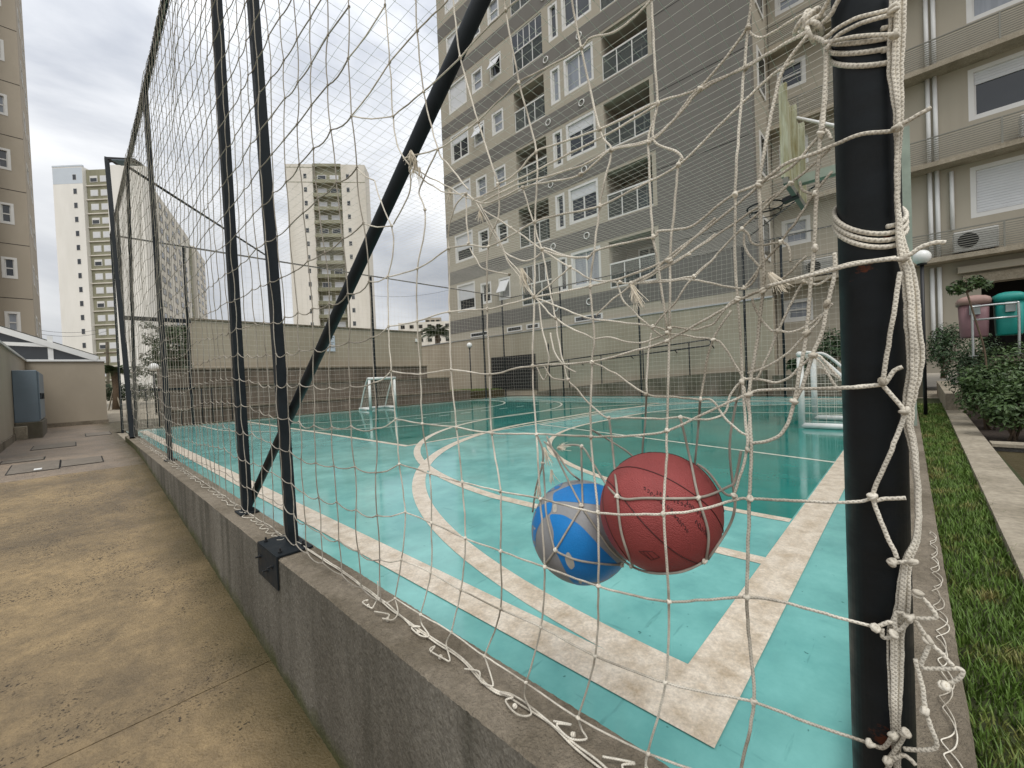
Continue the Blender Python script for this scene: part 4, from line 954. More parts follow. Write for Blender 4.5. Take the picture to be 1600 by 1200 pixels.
# lashing round the corner post
PC = Vector((.752, PY, 0)); PR = .0338
def wrap(py0, turns, r=.0042, pitch=.010, a0=-2.6, tilt=.14):
    """turns of rope lashed round the corner post near picture row py0"""
    z0 = ax(1360, py0, .752-PR).z; pts = []
    for i in range(int(turns*26)+1):
        t = i/26; a = a0 + t*2*math.pi; u = Vector((math.cos(a), math.sin(a), 0))
        pts.append(PC + u*(PR+r*1.02) + Vector((0,0,z0 - pitch*t + tilt*PR*1.6*math.sin(a+1.1))))
    near_c['thick'].tube(pts, r, 8, cap=True)
near_c['thick'] = MB()
wrap(14, 2.2, .0030, .013, tilt=.55); wrap(44, 1.6, .0031, .016, tilt=.62); wrap(318, 3.1, .0031, .0085, tilt=.62)
def ttrace(P, r=.0042, X=.735, kk=True, wob=1.5): 
    P2 = catmull([(p[0],p[1],0) for p in P], 8)
    Xf = (lambda i: X[0]+(X[1]-X[0])*i/(len(P2)-1)) if isinstance(X, tuple) else (lambda i: X)
    near_c['thick'].tube([ax(p.x+wob*noise.noise(Vector((p.x*.06,p.y*.06,4))), p.y, Xf(i)) for i,p in enumerate(P2)], r, 8)
    for i, p in enumerate(P):
        if len(p) > 2: knot(near_k, ax(p[0],p[1],(X[0] if isinstance(X, tuple) else X)-.004), r*1.15)
# big bundle running down the right of the post
for s in range(10):
    dx = (s-4.5)*2.5; q = lambda x, y, *a: (x+dx*(.55+.45*math.sin(y*.013+1))+U(-1.2,1.2), y, *a)
    ttrace([q(1402,-10), q(1402,40), q(1400,110), q(1404,180), q(1402,260), q(1403,330), q(1410,392), q(1421,440), q(1426,510), q(1430,570), q(1419,645), q(1427,700), q(1434,770), q(1432,840), q(1416,880), q(1408,960), q(1398,990), q(1398,1060), q(1399,1140), q(1402,1215)], .0023, X=.716+.010*rnd(), wob=2)
for P in ([(1287,60),(1330,32),(1380,18),(1396,14,k)], [(1290,78),(1310,55),(1350,35),(1398,22)], [(1285,68),(1340,57),(1398,54,k)],
 [(1188,287),(1228,256),(1270,241),(1300,228),(1345,210),(1393,205),(1401,199,k),(1430,182),(1455,168)], [(1200,447),(1290,424),(1340,412),(1390,405),(1411,403,k),(1440,386),(1462,379),(1477,379)],
 [(1406,425),(1395,500),(1380,596,k),(1396,580),(1410,573)], [(1380,602),(1395,620),(1413,641,k)], [(1414,648),(1390,710),(1363,776,k),(1385,779),(1415,778)],
 [(1290,607),(1340,605),(1378,601)], [(1364,780),(1382,828),(1402,872)], [(1395,879,k),(1425,877,k)], [(1367,981,k),(1393,972),(1404,985),(1420,966,k),(1400,958),(1398,990,k),(1380,996),(1378,982)],
 [(1360,1162,k),(1380,1168),(1396,1150,k),(1414,1145,k),(1400,1170),(1388,1190,k),(1412,1180),(1430,1195)], [(1434,928,k),(1455,950),(1460,965),(1430,966)], [(1445,1112,k),(1460,1150),(1462,1168),(1440,1172),(1412,1170)], [(1398,1180),(1385,1205),(1388,1215)],
 [(1425,960),(1450,1000,k),(1470,1020),(1488,1040)], [(1455,1002),(1440,1040),(1465,1045),(1500,1045),(1500,1058),(1475,1072,k)], [(1430,1030),(1440,1070),(1446,1110)]):
    ttrace(P, .0026, X=.709)
bigk = ax(1264,46,.735)
for s in range(7):
    u = Vector((U(-.2,.2), U(-1,1), U(-1,1))).normalized(); w = u.orthogonal().normalized(); v = u.cross(w); c = bigk + Vector((0,U(-.012,.012),U(-.012,.012)))
    near_c['thick'].tube([c + (w*math.cos(t*.524)+v*math.sin(t*.524))*.013 for t in range(12)], .0032, 8, closed=True)
for P in ([(1264,52),(1285,36),(1300,20),(1312,-5)], [(1262,40),(1284,20),(1296,-5)], [(1268,56),(1290,66),(1294,75)], [(1290,75),(1291,120),(1284,205)]): ttrace(P, .0029, X=(.735,.712))
# thin cord loops lying on the curb at the right of the post
for s in range(2):
    ph = s*1.7; pts = []
    for i in range(260):
        f = i/259; x = .86 + 1.9*f + .016*math.cos(f*70+ph); y = -.045 - .02*f + (.011+.010*noise.noise(Vector((f*9,s,4))))*math.sin(f*70+ph) + .01*noise.noise(Vector((f*20, s, 1)))
        pts.append((x, y, CT+.004+.003*abs(math.sin(f*52+ph)) + .002*s))
    near_c['thin'].tube(pts, .0014, 5)
# lacing rope on the curb below the net and the little ties down to it
lace = [az(a,b,CT+.008) for a,b in ((462,848),(493,867),(540,898),(587,933),(630,968),(660,990),(710,1023),(767,1077),(798,1090),(857,1130),(900,1170),(950,1210),(1040,1290))]
for s in range(2): near_c['rope'].tube([p + Vector((.006*noise.noise(Vector((p.y*9,s,2)))+.004*s, 0, .003*s)) for p in catmull(lace, 10)], .0026, 6)
for (a, b) in ((617,935),(657,960),(705,988),(757,1025),(822,1067),(903,1122),(1012,1177),(590,908)):
    w = ax(a, b, xo(a, b)); q = az(a-12+U(-9,9), b+34+U(-10,8), CT+.010); mid = w.lerp(q, .5)
    near_c['rope'].tube(catmull([w, mid+Vector((.012,U(-.03,.02),-.01)), q+Vector((.004,U(-.055,-.01),.006)), q+Vector((U(-.02,.0),U(-.04,.02),.004)), q+Vector((-.006,U(0,.05),.004)), q+Vector((.01,U(0,.05),.010)), q+Vector((U(-.02,.02),U(.02,.08),.006))], 6), .0024, 6)
    knot(near_k, q, .0032)
pts = []
for i in range(900):                          # loose lacing along the rest of the curb
    f = i/899; y = 2.42 + 8.2*f**1.35; ph_ = i*.31 + 2.6*noise.noise(Vector((i*.021,3,1))); am_ = .55 + 1.1*noise.noise(Vector((i*.05,7,2))); pts.append((XF-.03 + .024*am_*math.sin(ph_) + .02*noise.noise(Vector((i*.07,1,1))), y + .026*am_*math.cos(ph_), CT+.006+.006*abs(math.sin(i*.155))))
near_c['thin'].tube(pts, .0021, 5)
lc = [(XF+.012*noise.noise(Vector((i*.2,5,1))), 2.42+8.2*(i/200), CT+.008) for i in range(201)]; near_c['thin'].tube(lc, .0024, 5)
near_c['rope'].build('torn_cords', M['rope_braid'], net, True, local=False, uvs=True); near_c['rope_d'].build('ball_pocket', M['rope_d'], net, True, local=False); near_c['thin'].build('loose_lacing', M['rope'], net, True, local=False)
near_c['thick'].build('lashing', M['rope_braid'], net, True, True, local=False)
k_ = near_k.build('near_knots', M['rope'], net, True, local=False); k_['kind'] = 'stuff'
# spiral lacing along the top rail
near = MB().tube([(XF+.034*math.cos(i*.55), .1+11.4*i/1500, TOP+.034*math.sin(i*.55)) for i in range(1501)], .0022, 4); near.build('top_lacing', M['rope_d'], net, True, local=False)
# --- finer nets: ceiling, far end, building side, near end
def finenet(name, label, fn, nu, nv, su, sv, r, m='net_far'):
    mb = MB()
    for i in range(nu+1): mb.tube([fn(i/nu, j/sv) for j in range(sv+1)], r, 3, cap=False)
    for j in range(nv+1): mb.tube([fn(i/su, j/nv) for i in range(su+1)], r, 3, cap=False)
    tag(mb.build(name, M[m]), label, 'net', 'nets round the court')
nn = lambda a, b, c: noise.noise(Vector((a, b, c)))
finenet('ceiling_net', 'fine pale net stretched over the court like a ceiling', lambda u, v: (XF+13.5*u+.02*nn(u*30,v*30,1), .06+13.4*v+.02*nn(u*30,v*30,2), TOP-.02-.34*math.sin(math.pi*u)*math.sin(math.pi*v)+.03*nn(u*9,v*9,3)), 90, 90, 40, 40, .0021)
finenet('sports_net', 'fine pale net across the far end of the court', lambda u, v: (XF+13.5*u+.025*nn(u*25,v*12,4), 13.46+.05*nn(u*8,v*5,5), .06+(TOP-.08)*v+.025*nn(u*25,v*12,6)), 90, 31, 40, 16, .0020)
finenet('sports_net', 'fine pale net along the building side of the court', lambda u, v: (14.26+.05*nn(u*8,v*5,7), .06+13.4*u+.025*nn(u*25,v*12,8), .06+(TOP-.08)*v+.025*nn(u*25,v*12,9)), 90, 31, 40, 16, .0020)
finenet('sports_net', 'rope net closing the near end beside the corner post', lambda u, v: (.80+13.4*u+.02*nn(u*25,v*12,8), PY+.02*nn(u*8,v*5,7), .15+(TOP-.2)*v+.025*nn(u*25,v*12,9)), 84, 27, 40, 16, .0024, 'rope_d')
# ================================================================ balls held in the net
def view_basis(c):
    d = (c - O).normalized(); r = d.cross(Vector((0,0,1))).normalized(); u = r.cross(d); return r, u, d
def ballmat(name, col, bump, scale, col2=None, rough=.6):
    m = mat(name, col, rough, .10, 25, col2=col2, cscale=6, coord='obj', spec=.35)
    t = m.node_tree; b = t.nodes['Principled BSDF']; v = t.nodes.new('ShaderNodeTexVoronoi'); v.inputs['Scale'].default_value = scale
    tcn = t.nodes.new('ShaderNodeTexCoord'); t.links.new(tcn.outputs['Object'], v.inputs['Vector']); bp = t.nodes.new('ShaderNodeBump'); bp.inputs['Strength'].default_value = bump; bp.inputs['Distance'].default_value = .0012; bp.invert = True
    t.links.new(v.outputs['Distance'], bp.inputs['Height']); t.links.new(bp.outputs[0], b.inputs['Normal']); return m
M['ball_red'] = ballmat('pebbled_red_rubber', (.285,.055,.050), .9, 420, (.245,.045,.042), .55); M['seam'] = mat('dark_seam', (.060,.014,.013), .6, .1, 10); M['marker'] = mat('marker_ink', (.018,.010,.012), .6, .1, 10)
M['ball_gray'] = ballmat('scuffed_gray_leather', (.27,.27,.27), .25, 260, (.205,.205,.21), .5); M['ball_blue'] = ballmat('scuffed_blue_leather', (.006,.185,.50), .25, 260, (.010,.15,.42), .42)
M['peel'] = mat('peeled_lining', (.40,.38,.33), .9, .2, 40)
def uvs(n, m, R): return MB().sphere((0,0,0), R, n, m)
rb = thing('basketball', 'red pebbled basketball hanging in the torn net', 'ball', RB_C)
uvs(72, 48, RB_R).build('cover', M['ball_red'], rb, True)
r_, u_, d_ = view_basis(RB_C)
def onball(x, y, R):                         # front hemisphere point from view offsets in radii
    q = max(0, 1-x*x-y*y); return (r_*x + u_*y - d_*math.sqrt(q))*R
def zz1(x, y): return ((x-1012)/440, -(y-618)/432)
for P in ([(700,262),(790,222),(900,205),(1040,203),(1160,225),(1260,285)], [(612,408),(680,345),(800,325),(930,350),(1080,410),(1230,500),(1350,600),(1444,745)], [(640,420),(700,470),(800,580),(920,715),(1040,825),(1160,905),(1320,968)],
          [(622,452),(612,560),(640,690),(700,830),(790,960)], [(1250,250),(1350,350),(1420,480),(1445,600)]):
    pts = []
    for x, y in [(q.x, q.y) for q in catmull([(a,b,0) for a,b in P], 10)]:
        a, b = zz1(x, y); h = math.hypot(a, b)
        if h > .995: a, b = a*.995/h, b*.995/h
        pts.append(onball(a, b, RB_R+.0002))
    MB().tube(pts, .0011, 6).build('seam', M['seam'], rb, True)
for q in (0, 1): MB().tube([(r_*math.cos(t*.0654)*(1 if q else .6) + u_*math.cos(t*.0654)*(0 if q else .8) + d_*math.sin(t*.0654)).normalized()*(RB_R+.0002) for t in range(49)], .0011, 6).build('seam', M['seam'], rb, True)
random.seed(11)
lt = MB()                                    # handwriting on the ball
def scribble(x0, y0, x1, y1, n, h):
    for i in range(n):
        f = i/n; cx, cy = x0+(x1-x0)*f, y0+(y1-y0)*f; pts = []
        a = U(0,6.28)
        for k in range(7):
            a += U(.4,1.3); pts.append(onball(cx+h*.55*math.cos(a)*U(.4,1), cy+h*math.sin(a)*U(.4,1), RB_R+.0003))
        lt.tube(catmull(pts, 3), .00055, 4, cap=False)
    return lt
scribble(-.20,.32,.22,-.02,9,.034); scribble(-.02,.26,.42,.08,9,.030); scribble(.18,-.02,.42,-.30,7,.032); scribble(.40,.14,.66,-.10,7,.034); scribble(.52,-.14,.70,-.36,5,.04)
lt.build('handwriting', M['marker'], rb, True)
lg = MB()
for (x0,y0,x1,y1) in ((-.32,-.62,-.12,-.60),(-.12,-.60,-.02,-.68),(-.02,-.68,-.14,-.74),(-.14,-.74,-.32,-.62),(-.20,-.62,-.10,-.72),(-.26,-.62,-.15,-.73)):
    lg.tube([onball(x0+(x1-x0)*i/6, y0+(y1-y0)*i/6, RB_R+.0003) for i in range(7)], .0006, 4)
lg.build('worn_emblem', M['seam'], rb, True)
bb = thing('volleyball', 'scuffed blue and gray volleyball in the net beside the basketball', 'ball', BB_C)
uvs(96, 64, BB_R).build('cover', M['ball_gray'], bb, True)
r_, u_, d_ = view_basis(BB_C)
def zz2(x, y): return ((x-482)/352, -(y-752)/352)
polys = [[(225,492),(290,425),(372,410),(345,475),(240,498)], [(300,505),(430,452),(610,436),(720,470),(720,590),(600,592),(480,580),(380,570),(300,568)], [(120,690),(160,605),(300,562),(290,640),(230,680),(180,760),(165,880),(120,800)],
         [(272,650),(370,655),(480,720),(600,850),(760,1000),(680,1110),(480,1150),(400,1060),(340,930),(300,850),(308,760)], [(640,640),(760,660),(860,800),(830,900),(740,820)]]
def densify(P, n=9):
    out = []
    for i, p in enumerate(P):
        q = P[(i+1) % len(P)]
        for k in range(n): out.append((p[0]+(q[0]-p[0])*k/n, p[1]+(q[1]-p[1])*k/n))
    for _ in range(6 if n > 5 else 1): out = [((out[i-1][0]+2*out[i][0]+out[(i+1)%len(out)][0])/4, (out[i-1][1]+2*out[i][1]+out[(i+1)%len(out)][1])/4) for i in range(len(out))]
    return out
def patch(P, R, m, name, sgn=1, dens=9):
    P = [zz2(*p) for p in densify(P, dens)]; P = [((x, y) if x*x+y*y < .985 else (x*.992/math.hypot(x,y), y*.992/math.hypot(x,y))) for x, y in P]
    bm = bmesh.new(); cs = (sum(p[0] for p in P)/len(P), sum(p[1] for p in P)/len(P))
    vs = [bm.verts.new((x, y, 0)) for x, y in P]; f = bm.faces.new(vs)
    bmesh.ops.triangulate(bm, faces=[f])
    for _ in range(3):
        long = [e for e in bm.edges if e.calc_length() > .09]
        if long: bmesh.ops.subdivide_edges(bm, edges=long, cuts=1); bmesh.ops.triangulate(bm, faces=bm.faces[:])
    for v in bm.verts:
        x, y = v.co.x, v.co.y; q = math.sqrt(max(1e-4, 1-x*x-y*y)); v.co = (r_*x*sgn + u_*y - d_*q*sgn).normalized()*R
    bmesh.ops.recalc_face_normals(bm, faces=bm.faces[:])
    me = bpy.data.meshes.new(name); bm.to_mesh(me); bm.free(); me.materials.append(m)
    for p in me.polygons: p.use_smooth = True
    return link(name, me, bb)
for P in polys:
    patch(P, BB_R+.0006, M['ball_blue'], 'panel'); patch(P, BB_R+.0006, M['ball_blue'], 'panel', -1)
patch([(385,885),(400,880),(425,920),(435,965),(410,990),(385,960),(372,920)], BB_R+.0010, M['peel'], 'peeled_spot', 1, 3)
patch([(160,735),(178,738),(170,755)], BB_R+.0010, M['peel'], 'peeled_spot', 1, 3); patch([(555,940),(570,942),(562,955)], BB_R+.0010, M['peel'], 'peeled_spot', 1, 3); patch([(455,1050),(475,1060),(470,1085),(452,1075)], BB_R+.0010, M['peel'], 'peeled_spot', 1, 3)
patch([(300,590),(328,586),(330,640),(303,645)], BB_R+.0009, M['peel'], 'printed_mark', 1, 3)
random.seed(5)

# ---------------------------------------------------------------- goals, hoop
M['goal'] = mat('goal_white_paint', (.72,.73,.70), .45, .10, 14, col2=(.55,.53,.46), cscale=9, lo=.5, hi=.8)
def goal(x0, x1, y, back, h, r, label):
    t = thing('goal', label, 'goal', ((x0+x1)/2, y, 0), 0, 'small goals')
    B = lambda nm, pts, rr=r: MB().tube(pts, rr, 12).build(nm, M['goal'], t, True, local=False)
    B('post', [(x0,y,0),(x0,y,h-r)]); B('post', [(x1,y,0),(x1,y,h-r)]); B('crossbar', [(x0-r,y,h),(x1+r,y,h)])
    for x in (x0, x1):
        B('base_bar', [(x,y,r),(x,y+back,r)]); B('stay', catmull([(x,y,h),(x,y+back*.18,h-.01),(x,y+back*.55,h*.62),(x,y+back,r*1.2)],5), r*.55)
    B('back_bar', [(x0-r,y+back,r),(x1+r,y+back,r)])
    nm = MB()
    for k in range(13):
        x = x0 + (x1-x0)*k/12; nm.tube([(x,y,h),(x,y+back*.5,h*.62),(x,y+back,.05)], .0025, 3)
    for k in range(11):
        f = k/10; yy = y+back*f; zz = h*(1-f)+.05*f; nm.tube([(x0,yy,zz),(x1,yy,zz)], .0025, 3)
        for x in (x0, x1): nm.tube([(x,yy,zz),(x,yy,.05)], .0025, 3); nm.tube([(x,y,h*(1-f)),(x,y+back*(f if f else .02),h*(1-f))], .0025, 3)
    nm.build('goal_net', M['net_far'], t, local=False)['kind'] = 'stuff'
    return t
goal(7.18, 8.32, 1.13, -.95, 1.06, .042, 'white tube goal standing beside the corner post at the near end')
goal(6.70, 7.62, 12.85, .70, 1.05, .045, 'small white goal at the far end in front of the steps')
hp = thing('basketball_hoop', 'stained basketball backboard with bare rim seen edge on', 'basketball hoop', (7.3,.3,0))
MB().box((6.62,1.16,3.42),(7.95,1.19,4.62)).build('backboard', M['rust'], hp, local=False)
for x in (6.62,7.28,7.90): MB().box((x,1.10,3.40),(x+.06,1.158,4.64)).build('batten', M['rust'], hp, local=False)
MB().bar((6.60,1.14,3.36),(7.97,1.14,3.36),.06,.08).build('bottom_rail', M['slat'], hp, local=False)
rc = Vector((7.25,1.52,3.30)); MB().tube([rc+Vector((.235*math.cos(i*.262),.235*math.sin(i*.262),0)) for i in range(24)], .011, 8, closed=True).build('rim', M['pole'], hp, True, local=False)
MB().tube([rc+Vector((.20*math.cos(i*.262),.20*math.sin(i*.262),-.10)) for i in range(24)], .006, 6, closed=True).build('rim', M['pole'], hp, True, local=False)
MB().bar((7.25,1.285,3.30),(7.25,1.10,3.34),.12,.06).build('rim_bracket', M['black'], hp, local=False)
for a in (.5,2.0,3.6,5.2): MB().tube([rc+Vector((.235*math.cos(a),.235*math.sin(a),0)), rc+Vector((.20*math.cos(a),.20*math.sin(a),-.10))], .005, 5).build('rim_tie', M['pole'], hp, local=False)
M['green_p'] = mat('faded_green_paint', (.30,.35,.29), .7, .2, 4)
MB().bar((7.3,1.10,3.55),(7.3,.10,3.55),.12,.12).build('arm', M['green_p'], hp, local=False); MB().tube([(7.3,1.1,4.45),(7.3,.10,3.75)], .022, 8).build('stay', M['white'], hp, True, local=False)
MB().box((7.22,-.06,0),(7.38,.10,3.8)).build('post', M['green_p'], hp, local=False)

# ---------------------------------------------------------------- lamps and poles
lp = thing('light_pole', 'tall dark light pole with floodlight at the end of the curb', 'light pole', ax(207,680,XF))
b0 = ax(207,684,XF-.06); b1 = ax(166.5,247,XF-.06)
MB().bar(b0, b1, .075, .075, (1,0,0)).build('pole', M['pole'], lp, local=False)
fl_ = ax(190,254,XF+.1); h0 = b1+Vector((.02,0,-.06))
MB().bar(h0+Vector((.05,-.06,0)), h0+Vector((.46,-.40,-.02)), .24, .05).build('lamp_head', M['black'], lp, local=False)
MB().bar(h0+Vector((.12,-.13,-.04)), h0+Vector((.33,-.32,-.045)), .24, .012).build('lens', M['cabinet'], lp, local=False)
MB().bar(h0, h0+Vector((.06,-.1,0)), .05, .05).build('bracket', M['black'], lp, local=False)
def globe_lamp(p, zb, r, label, hpole=None):
    t = thing('globe_lamp', label, 'lamp', (p.x,p.y,zb), 0, 'globe lamps'); 
    MB().tube([(p.x,p.y,zb),(p.x,p.y,p.z-r*.9)], r*.22, 10).build('post', M['black'], t, True, local=False); MB().lathe([(r*.5,-r*1.08),(r*.55,-r*.9),(r*.4,-r*.8)], p, 14).build('collar', M['black'], t, local=False)
    MB().sphere(p, r, 24, 16).build('globe', M['globe'], t, True, local=False)
globe_lamp(ay(733.5,539.5,15.6), .0, .135, 'white globe lamp before the podium wall at the far corner')
globe_lamp(ay(240,574,22), 0, .17, 'white globe lamp seen through the fence on the left')
globe_lamp(ax(1440,402,9.5), 0, .115, 'white globe lamp half hidden behind the corner post')
up = thing('utility_pole', 'distant wooden utility pole with crossarm beside the olive tower', 'utility pole', adist(169,600,60))
u0, u1 = adist(170,640,60), adist(167,534,60); MB().tube([u0,u1], .17, 8).build('pole', M['moss'], up, local=False)
MB().bar(adist(163,551,60), adist(184,551,60), .12, .12).build('crossarm', M['trunk'], up, local=False)
wr = MB()
for dy in (0,6): 
    a = adist(62,516+dy,45); b = adist(168,508+dy+3,60); wr.tube([a.lerp(b,i/12)+Vector((0,0,-.5*4*(i/12)*(1-i/12))) for i in range(13)], .02, 4)
tag(wr.build('overhead_wire', M['black']), 'thin overhead wires between the left block and the towers', 'wire')
wr2 = MB(); a = adist(582,462,70); b = adist(706,452,70); wr2.tube([a.lerp(b,i/12)+Vector((0,0,-.6*4*(i/12)*(1-i/12))) for i in range(13)], .02, 4)
tag(wr2.build('overhead_wire', M['black']), 'thin overhead wire crossing the pale gap of sky before the block', 'wire')

# ---------------------------------------------------------------- plants
def leafcloud(mb, c, rad, n, s, up=.3, fold=True):
    c = Vector(c)
    for _ in range(n):
        d = Vector((random.gauss(0,1), random.gauss(0,1), random.gauss(0,1))).normalized(); rr = U(.35,1)**.5
        p = c + Vector((d.x*rad[0], d.y*rad[1], d.z*rad[2]))*rr
        nz_ = (d + Vector((U(-.8,.8),U(-.8,.8),up+U(-.3,.8)))).normalized(); a = nz_.orthogonal().normalized(); a = (Matrix.Rotation(U(0,6.28),3,nz_) @ a); b = nz_.cross(a); L_ = s*U(.6,1.25); w = L_*.42
        mb.add([p-a*L_*.5, p+b*w*.5+nz_*w*.12, p+a*L_*.5-nz_*L_*.12, p-b*w*.5+nz_*w*.12, p], [(0,4,1),(1,4,2),(2,4,3),(3,4,0)])
    return mb
def shrub(label, loc, h, w, n, s, m='leaf', group='shrubs in the planter'):
    t = thing('shrub', label, 'shrub', loc, 0, group); loc = Vector(loc); cr = MB()
    st = MB()
    for k in range(7):
        a = U(0,6.28); e = loc + Vector((math.cos(a)*w*.35*rnd(), math.sin(a)*w*.35*rnd(), h*U(.55,.95))); mid = loc.lerp(e,.5)+Vector((U(-.06,.06),U(-.06,.06),0)); st.tube([loc+Vector((U(-.05,.05),U(-.05,.05),-.02)), mid, e], [.012,.009,.004], 5)
        leafcloud(cr, e+Vector((0,0,-.05*h)), (w*.27,w*.27,h*.24), n//10, s)
    leafcloud(cr, loc+Vector((0,0,h*.52)), (w*.5,w*.5,h*.36), n//3, s)
    st.build('stem', M['trunk'], t, True, local=False); cr.build('crown', M[m], t, local=False)
shrub('leafy green shrub at the near corner of the planter, bare stems showing', (6.95,-.80,0), .62, .50, 2300, .062)
shrub('dense leafy shrub behind the near corner shrub, against the planter kerb', (7.9,-.72,0), .74, .66, 2400, .06)
shrub('low spreading shrub at the right edge of the picture', (7.0,-1.30,0), .66, .70, 2300, .062)
shrub('shrub under the pink bin', (8.5,-1.08,.0), 1.12, .75, 2600, .055)
shrub('shrub beside the raised planter wall, left of the pink bin', (9.7,-.72,.1), 1.08, .75, 2600, .055, 'leaf_d')
shrub('rounded shrub against the white pipes behind the globe lamp', (13.2,-.55,.5), 1.15, .75, 2200, .07, 'leaf_d')
shrub('dark shrub below the teal bin', (8.6,-1.65,.3), .85, .8, 2000, .06, 'leaf_d')
shrub('bushy plant behind the white goal at the near end', (14.6,1.55,.55), 1.25, .95, 1800, .10, 'leaf_d', 'plants by the building')
shrub('spiky low plant left of the bushy plant behind the goal', (14.75,2.35,.6), .6, .7, 700, .16, 'leaf_d', 'plants by the building')
o = MB().box((14.55,-.3,-.02),(14.9,3.0,.62)).build('garden_bed_wall', M['moss']); tag(o, 'dark mossy bed wall behind the white goal', 'wall')
sp = thing('sapling', 'thin leaning sapling with a small leafy top before the pink bin', 'tree', (8.0,-.92,0))
q0, q1, q2 = ax(1540,560,8.3), ax(1524,500,8.3), ax(1511,458,8.3)
tips = [ax(a,b,8.3) for a,b in ((1488,450),(1498,444),(1510,440),(1524,436),(1535,442),(1542,446),(1504,453),(1519,447),(1493,455),(1528,440))]
tm = MB().tube(catmull([(q0.x-.1,q0.y+.0,0),q0,q1,q2],6), [.011]*19, 6)
tm.build('trunk', M['trunk'], sp, True, local=False); bm_ = MB(); cr = MB()
for p in tips: bm_.tube([q2, q2.lerp(p,.5)+Vector((0,0,.03)), p], [.007,.005,.003], 5); leafcloud(cr, p, (.06,.07,.06), 42, .065)
bm_.build('branch', M['trunk'], sp, local=False); cr.build('crown', M['leaf'], sp, local=False)
def tree(label, c, rad, zb, n, s, m='leaf_f', name='tree', group='trees beyond the court'):
    c = Vector(c); t = thing(name, label, 'tree', (c.x,c.y,zb), 0, group); cr = MB()
    tk = MB().tube([(c.x,c.y,zb),(c.x+.1,c.y,(zb+c.z)/2),(c.x,c.y,c.z)], [rad[0]*.09,rad[0]*.07,rad[0]*.03], 7)
    for k in range(5): a = k*1.3; tk.tube([(c.x,c.y,c.z-rad[2]*.6), c+Vector((math.cos(a)*rad[0]*.6,math.sin(a)*rad[1]*.6,rad[2]*.3*U(-1,1)))], [rad[0]*.04,rad[0]*.015], 5)
    for k in range(14):
        d = Vector((random.gauss(0,.5),random.gauss(0,.5),random.gauss(0,.45))); leafcloud(cr, c+Vector((d.x*rad[0],d.y*rad[1],d.z*rad[2])), (rad[0]*.42,rad[1]*.42,rad[2]*.38), n//14, s)
    tk.build('trunk', M['trunk'], t, True, local=False); cr.build('crown', M[m], t, local=False)
tree('dark leafy tree behind the gate seen through the left fence', adist(280,545,30), (1.7,1.7,1.9), 0, 2600, .28)
tree('lighter leafy tree left of the dark tree behind the gate', adist(248,575,34), (1.7,1.7,1.5), 0, 2000, .28)
tree('low bushy tree at the foot of the dark tree', adist(285,598,27), (1.6,1.3,1.0), 0, 2000, .22)
tree('round tree above the far hedge left of the fence', adist(262,520,40), (1.4,1.4,1.1), 0, 1600, .25)
hd = MB(); 
for k in range(10): c = adist(150+10*k, 612, 36); leafcloud(hd, c, (.9,.9,.8), 260, .22)
struct(hd.build('hedge', M['leaf_f']), 'stuff', 'low dark hedge across the end of the walkway')
struct(MB().poly([adist(140,652,24)+Vector((-3,-1,0)), adist(210,648,24)+Vector((4,-1,0)), adist(210,648,24)+Vector((4,6,0)), adist(140,652,24)+Vector((-3,6,0))]).build('lawn', M['grass']))
def palm(label, top, zb, fl, n, r):
    top = Vector(top); t = thing('palm_tree', label, 'palm', (top.x,top.y,zb), 0, 'palm trees')
    tk = MB().tube([(top.x,top.y,zb),(top.x+.05,top.y,(zb+top.z)/2),top], [r*1.3,r,r*1.1], 8); tk.build('trunk', M['trunk'], t, True, local=False)
    for k in range(n):
        a = k*2.4; el = U(.0,1.1); d = Vector((math.cos(a)*math.cos(el), math.sin(a)*math.cos(el), math.sin(el))); m = MB(); pts = [top + d*fl*f + Vector((0,0,-fl*.55*f*f)) for f in (0,.25,.5,.75,1)]
        m.tube(pts, [.02,.016,.012,.008,.004], 4)
        for i in range(26):
            f = .1 + .9*i/26; p = top + d*fl*f + Vector((0,0,-fl*.55*f*f))
            for s in (-1,1):
                sd_ = d.cross(Vector((0,0,1))).normalized()*s; e = p + (sd_*.8 + d*.5 + Vector((0,0,-.5)))*fl*.32*(1.1-f*.6); m.add([p-d*.02, p+d*.03, e], [(0,1,2)])
        m.build('frond', M['leaf_f'], t, local=False)
    return t
pt = palm('young palm with wooden props at the end of the walkway', adist(178,580,24), 0, 1.15, 26, .14)
for dx in (-10,14): 
    MB().bar(adist(178,604,24), adist(178+dx*1.1,652,24), .06, .04).build('prop', M['pale'], pt, local=False)
palm('palm tree showing above the wall left of the apartment block', adist(683,522,38), 0, 2.1, 34, .22)

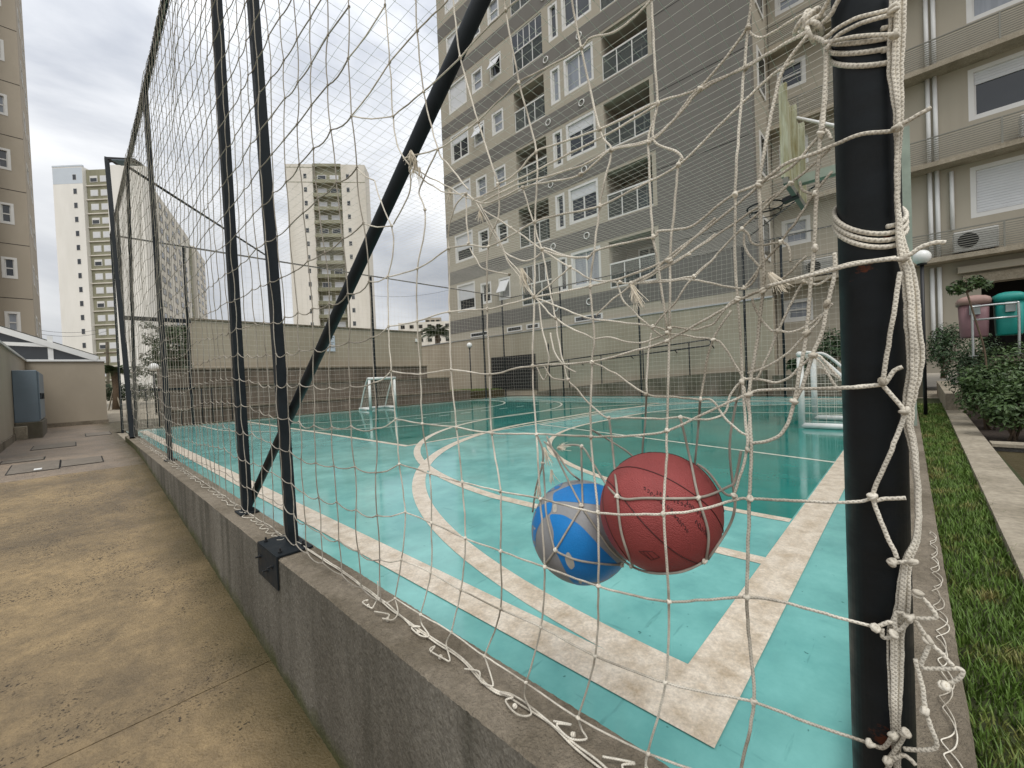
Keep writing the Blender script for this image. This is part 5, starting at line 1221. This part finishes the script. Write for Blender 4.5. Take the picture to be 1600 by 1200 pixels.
# ---------------------------------------------------------------- litter bins
def litter_bin(px0, px1, pyt, pyb, X, m, ml, label):
    a = ax(px0,pyt,X); b = ax(px1,pyb,X); w = abs(b.y-a.y); h = a.z-b.z; c = Vector((X+.16,(a.y+b.y)/2,b.z)); t = thing('litter_bin', label, 'bin', c, 0, 'litter bins on a stand')
    def ringp(sx, sy, z): 
        return [(sx*math.copysign(abs(math.cos(q))**.45,math.cos(q)), sy*math.copysign(abs(math.sin(q))**.45,math.sin(q)), z) for q in [2*math.pi*k/28 for k in range(28)]]
    def loft(rs):
        mb = MB(); n = 28; vs = [p for r in rs for p in r]; fs = [(i*n+k,i*n+(k+1)%n,(i+1)*n+(k+1)%n,(i+1)*n+k) for i in range(len(rs)-1) for k in range(n)] + [tuple(range(n))[::-1], tuple((len(rs)-1)*n+k for k in range(n))]
        return mb.add(vs, fs)
    hb = h*.80
    loft([ringp(.13,w*.40,0), ringp(.14,w*.42,.02), ringp(.16,w*.47,hb)]).build('body', M[m], t, True)
    loft([ringp(.175,w*.53,hb-.015), ringp(.178,w*.535,hb+.04), ringp(.165,w*.49,hb+.075), ringp(.13,w*.36,h*.97), ringp(.05,w*.16,h)]).build('lid', M[ml], t, True)
    MB().box((-.182,-w*.16,hb-.16),(-.158,w*.16,hb-.03)).build('sticker', M['label_gray'], t)
    return c
c1 = litter_bin(1496,1551,463,525,8.65,'pink','pink_lid','dusty pink litter bin with pale pink lid')
c2 = litter_bin(1553,1606,457,521,8.65,'teal','teal','teal litter bin right of the pink one')
sd2 = thing('bin_stand', 'bent steel tube stand carrying the two bins', 'stand', (8.6,(c1.y+c2.y)/2,.93))
s0, s1 = ax(1519,480,8.60), ax(1591,474,8.60); zl = ax(1520,500,8.60).z
MB().tube(catmull([(s0.x,s0.y,.9),(s0.x,s0.y,s0.z-.06),(s0.x,s0.y-.03,s0.z),(s1.x,s1.y+.04,s0.z),(s1.x,s1.y,s0.z-.05),(s1.x,s1.y,.9)],8), .014, 8).build('hoop_tube', M['galv'], sd2, True, local=False)
MB().tube([(s0.x,s0.y,zl),(s1.x,s1.y,zl)], .013, 8).build('cross_tube', M['galv'], sd2, True, local=False)
for y in (s0.y, s1.y): MB().lathe([(.05,0),(.05,.008)], (s0.x,y,.931), 12).build('foot_plate', M['galv'], sd2, local=False)
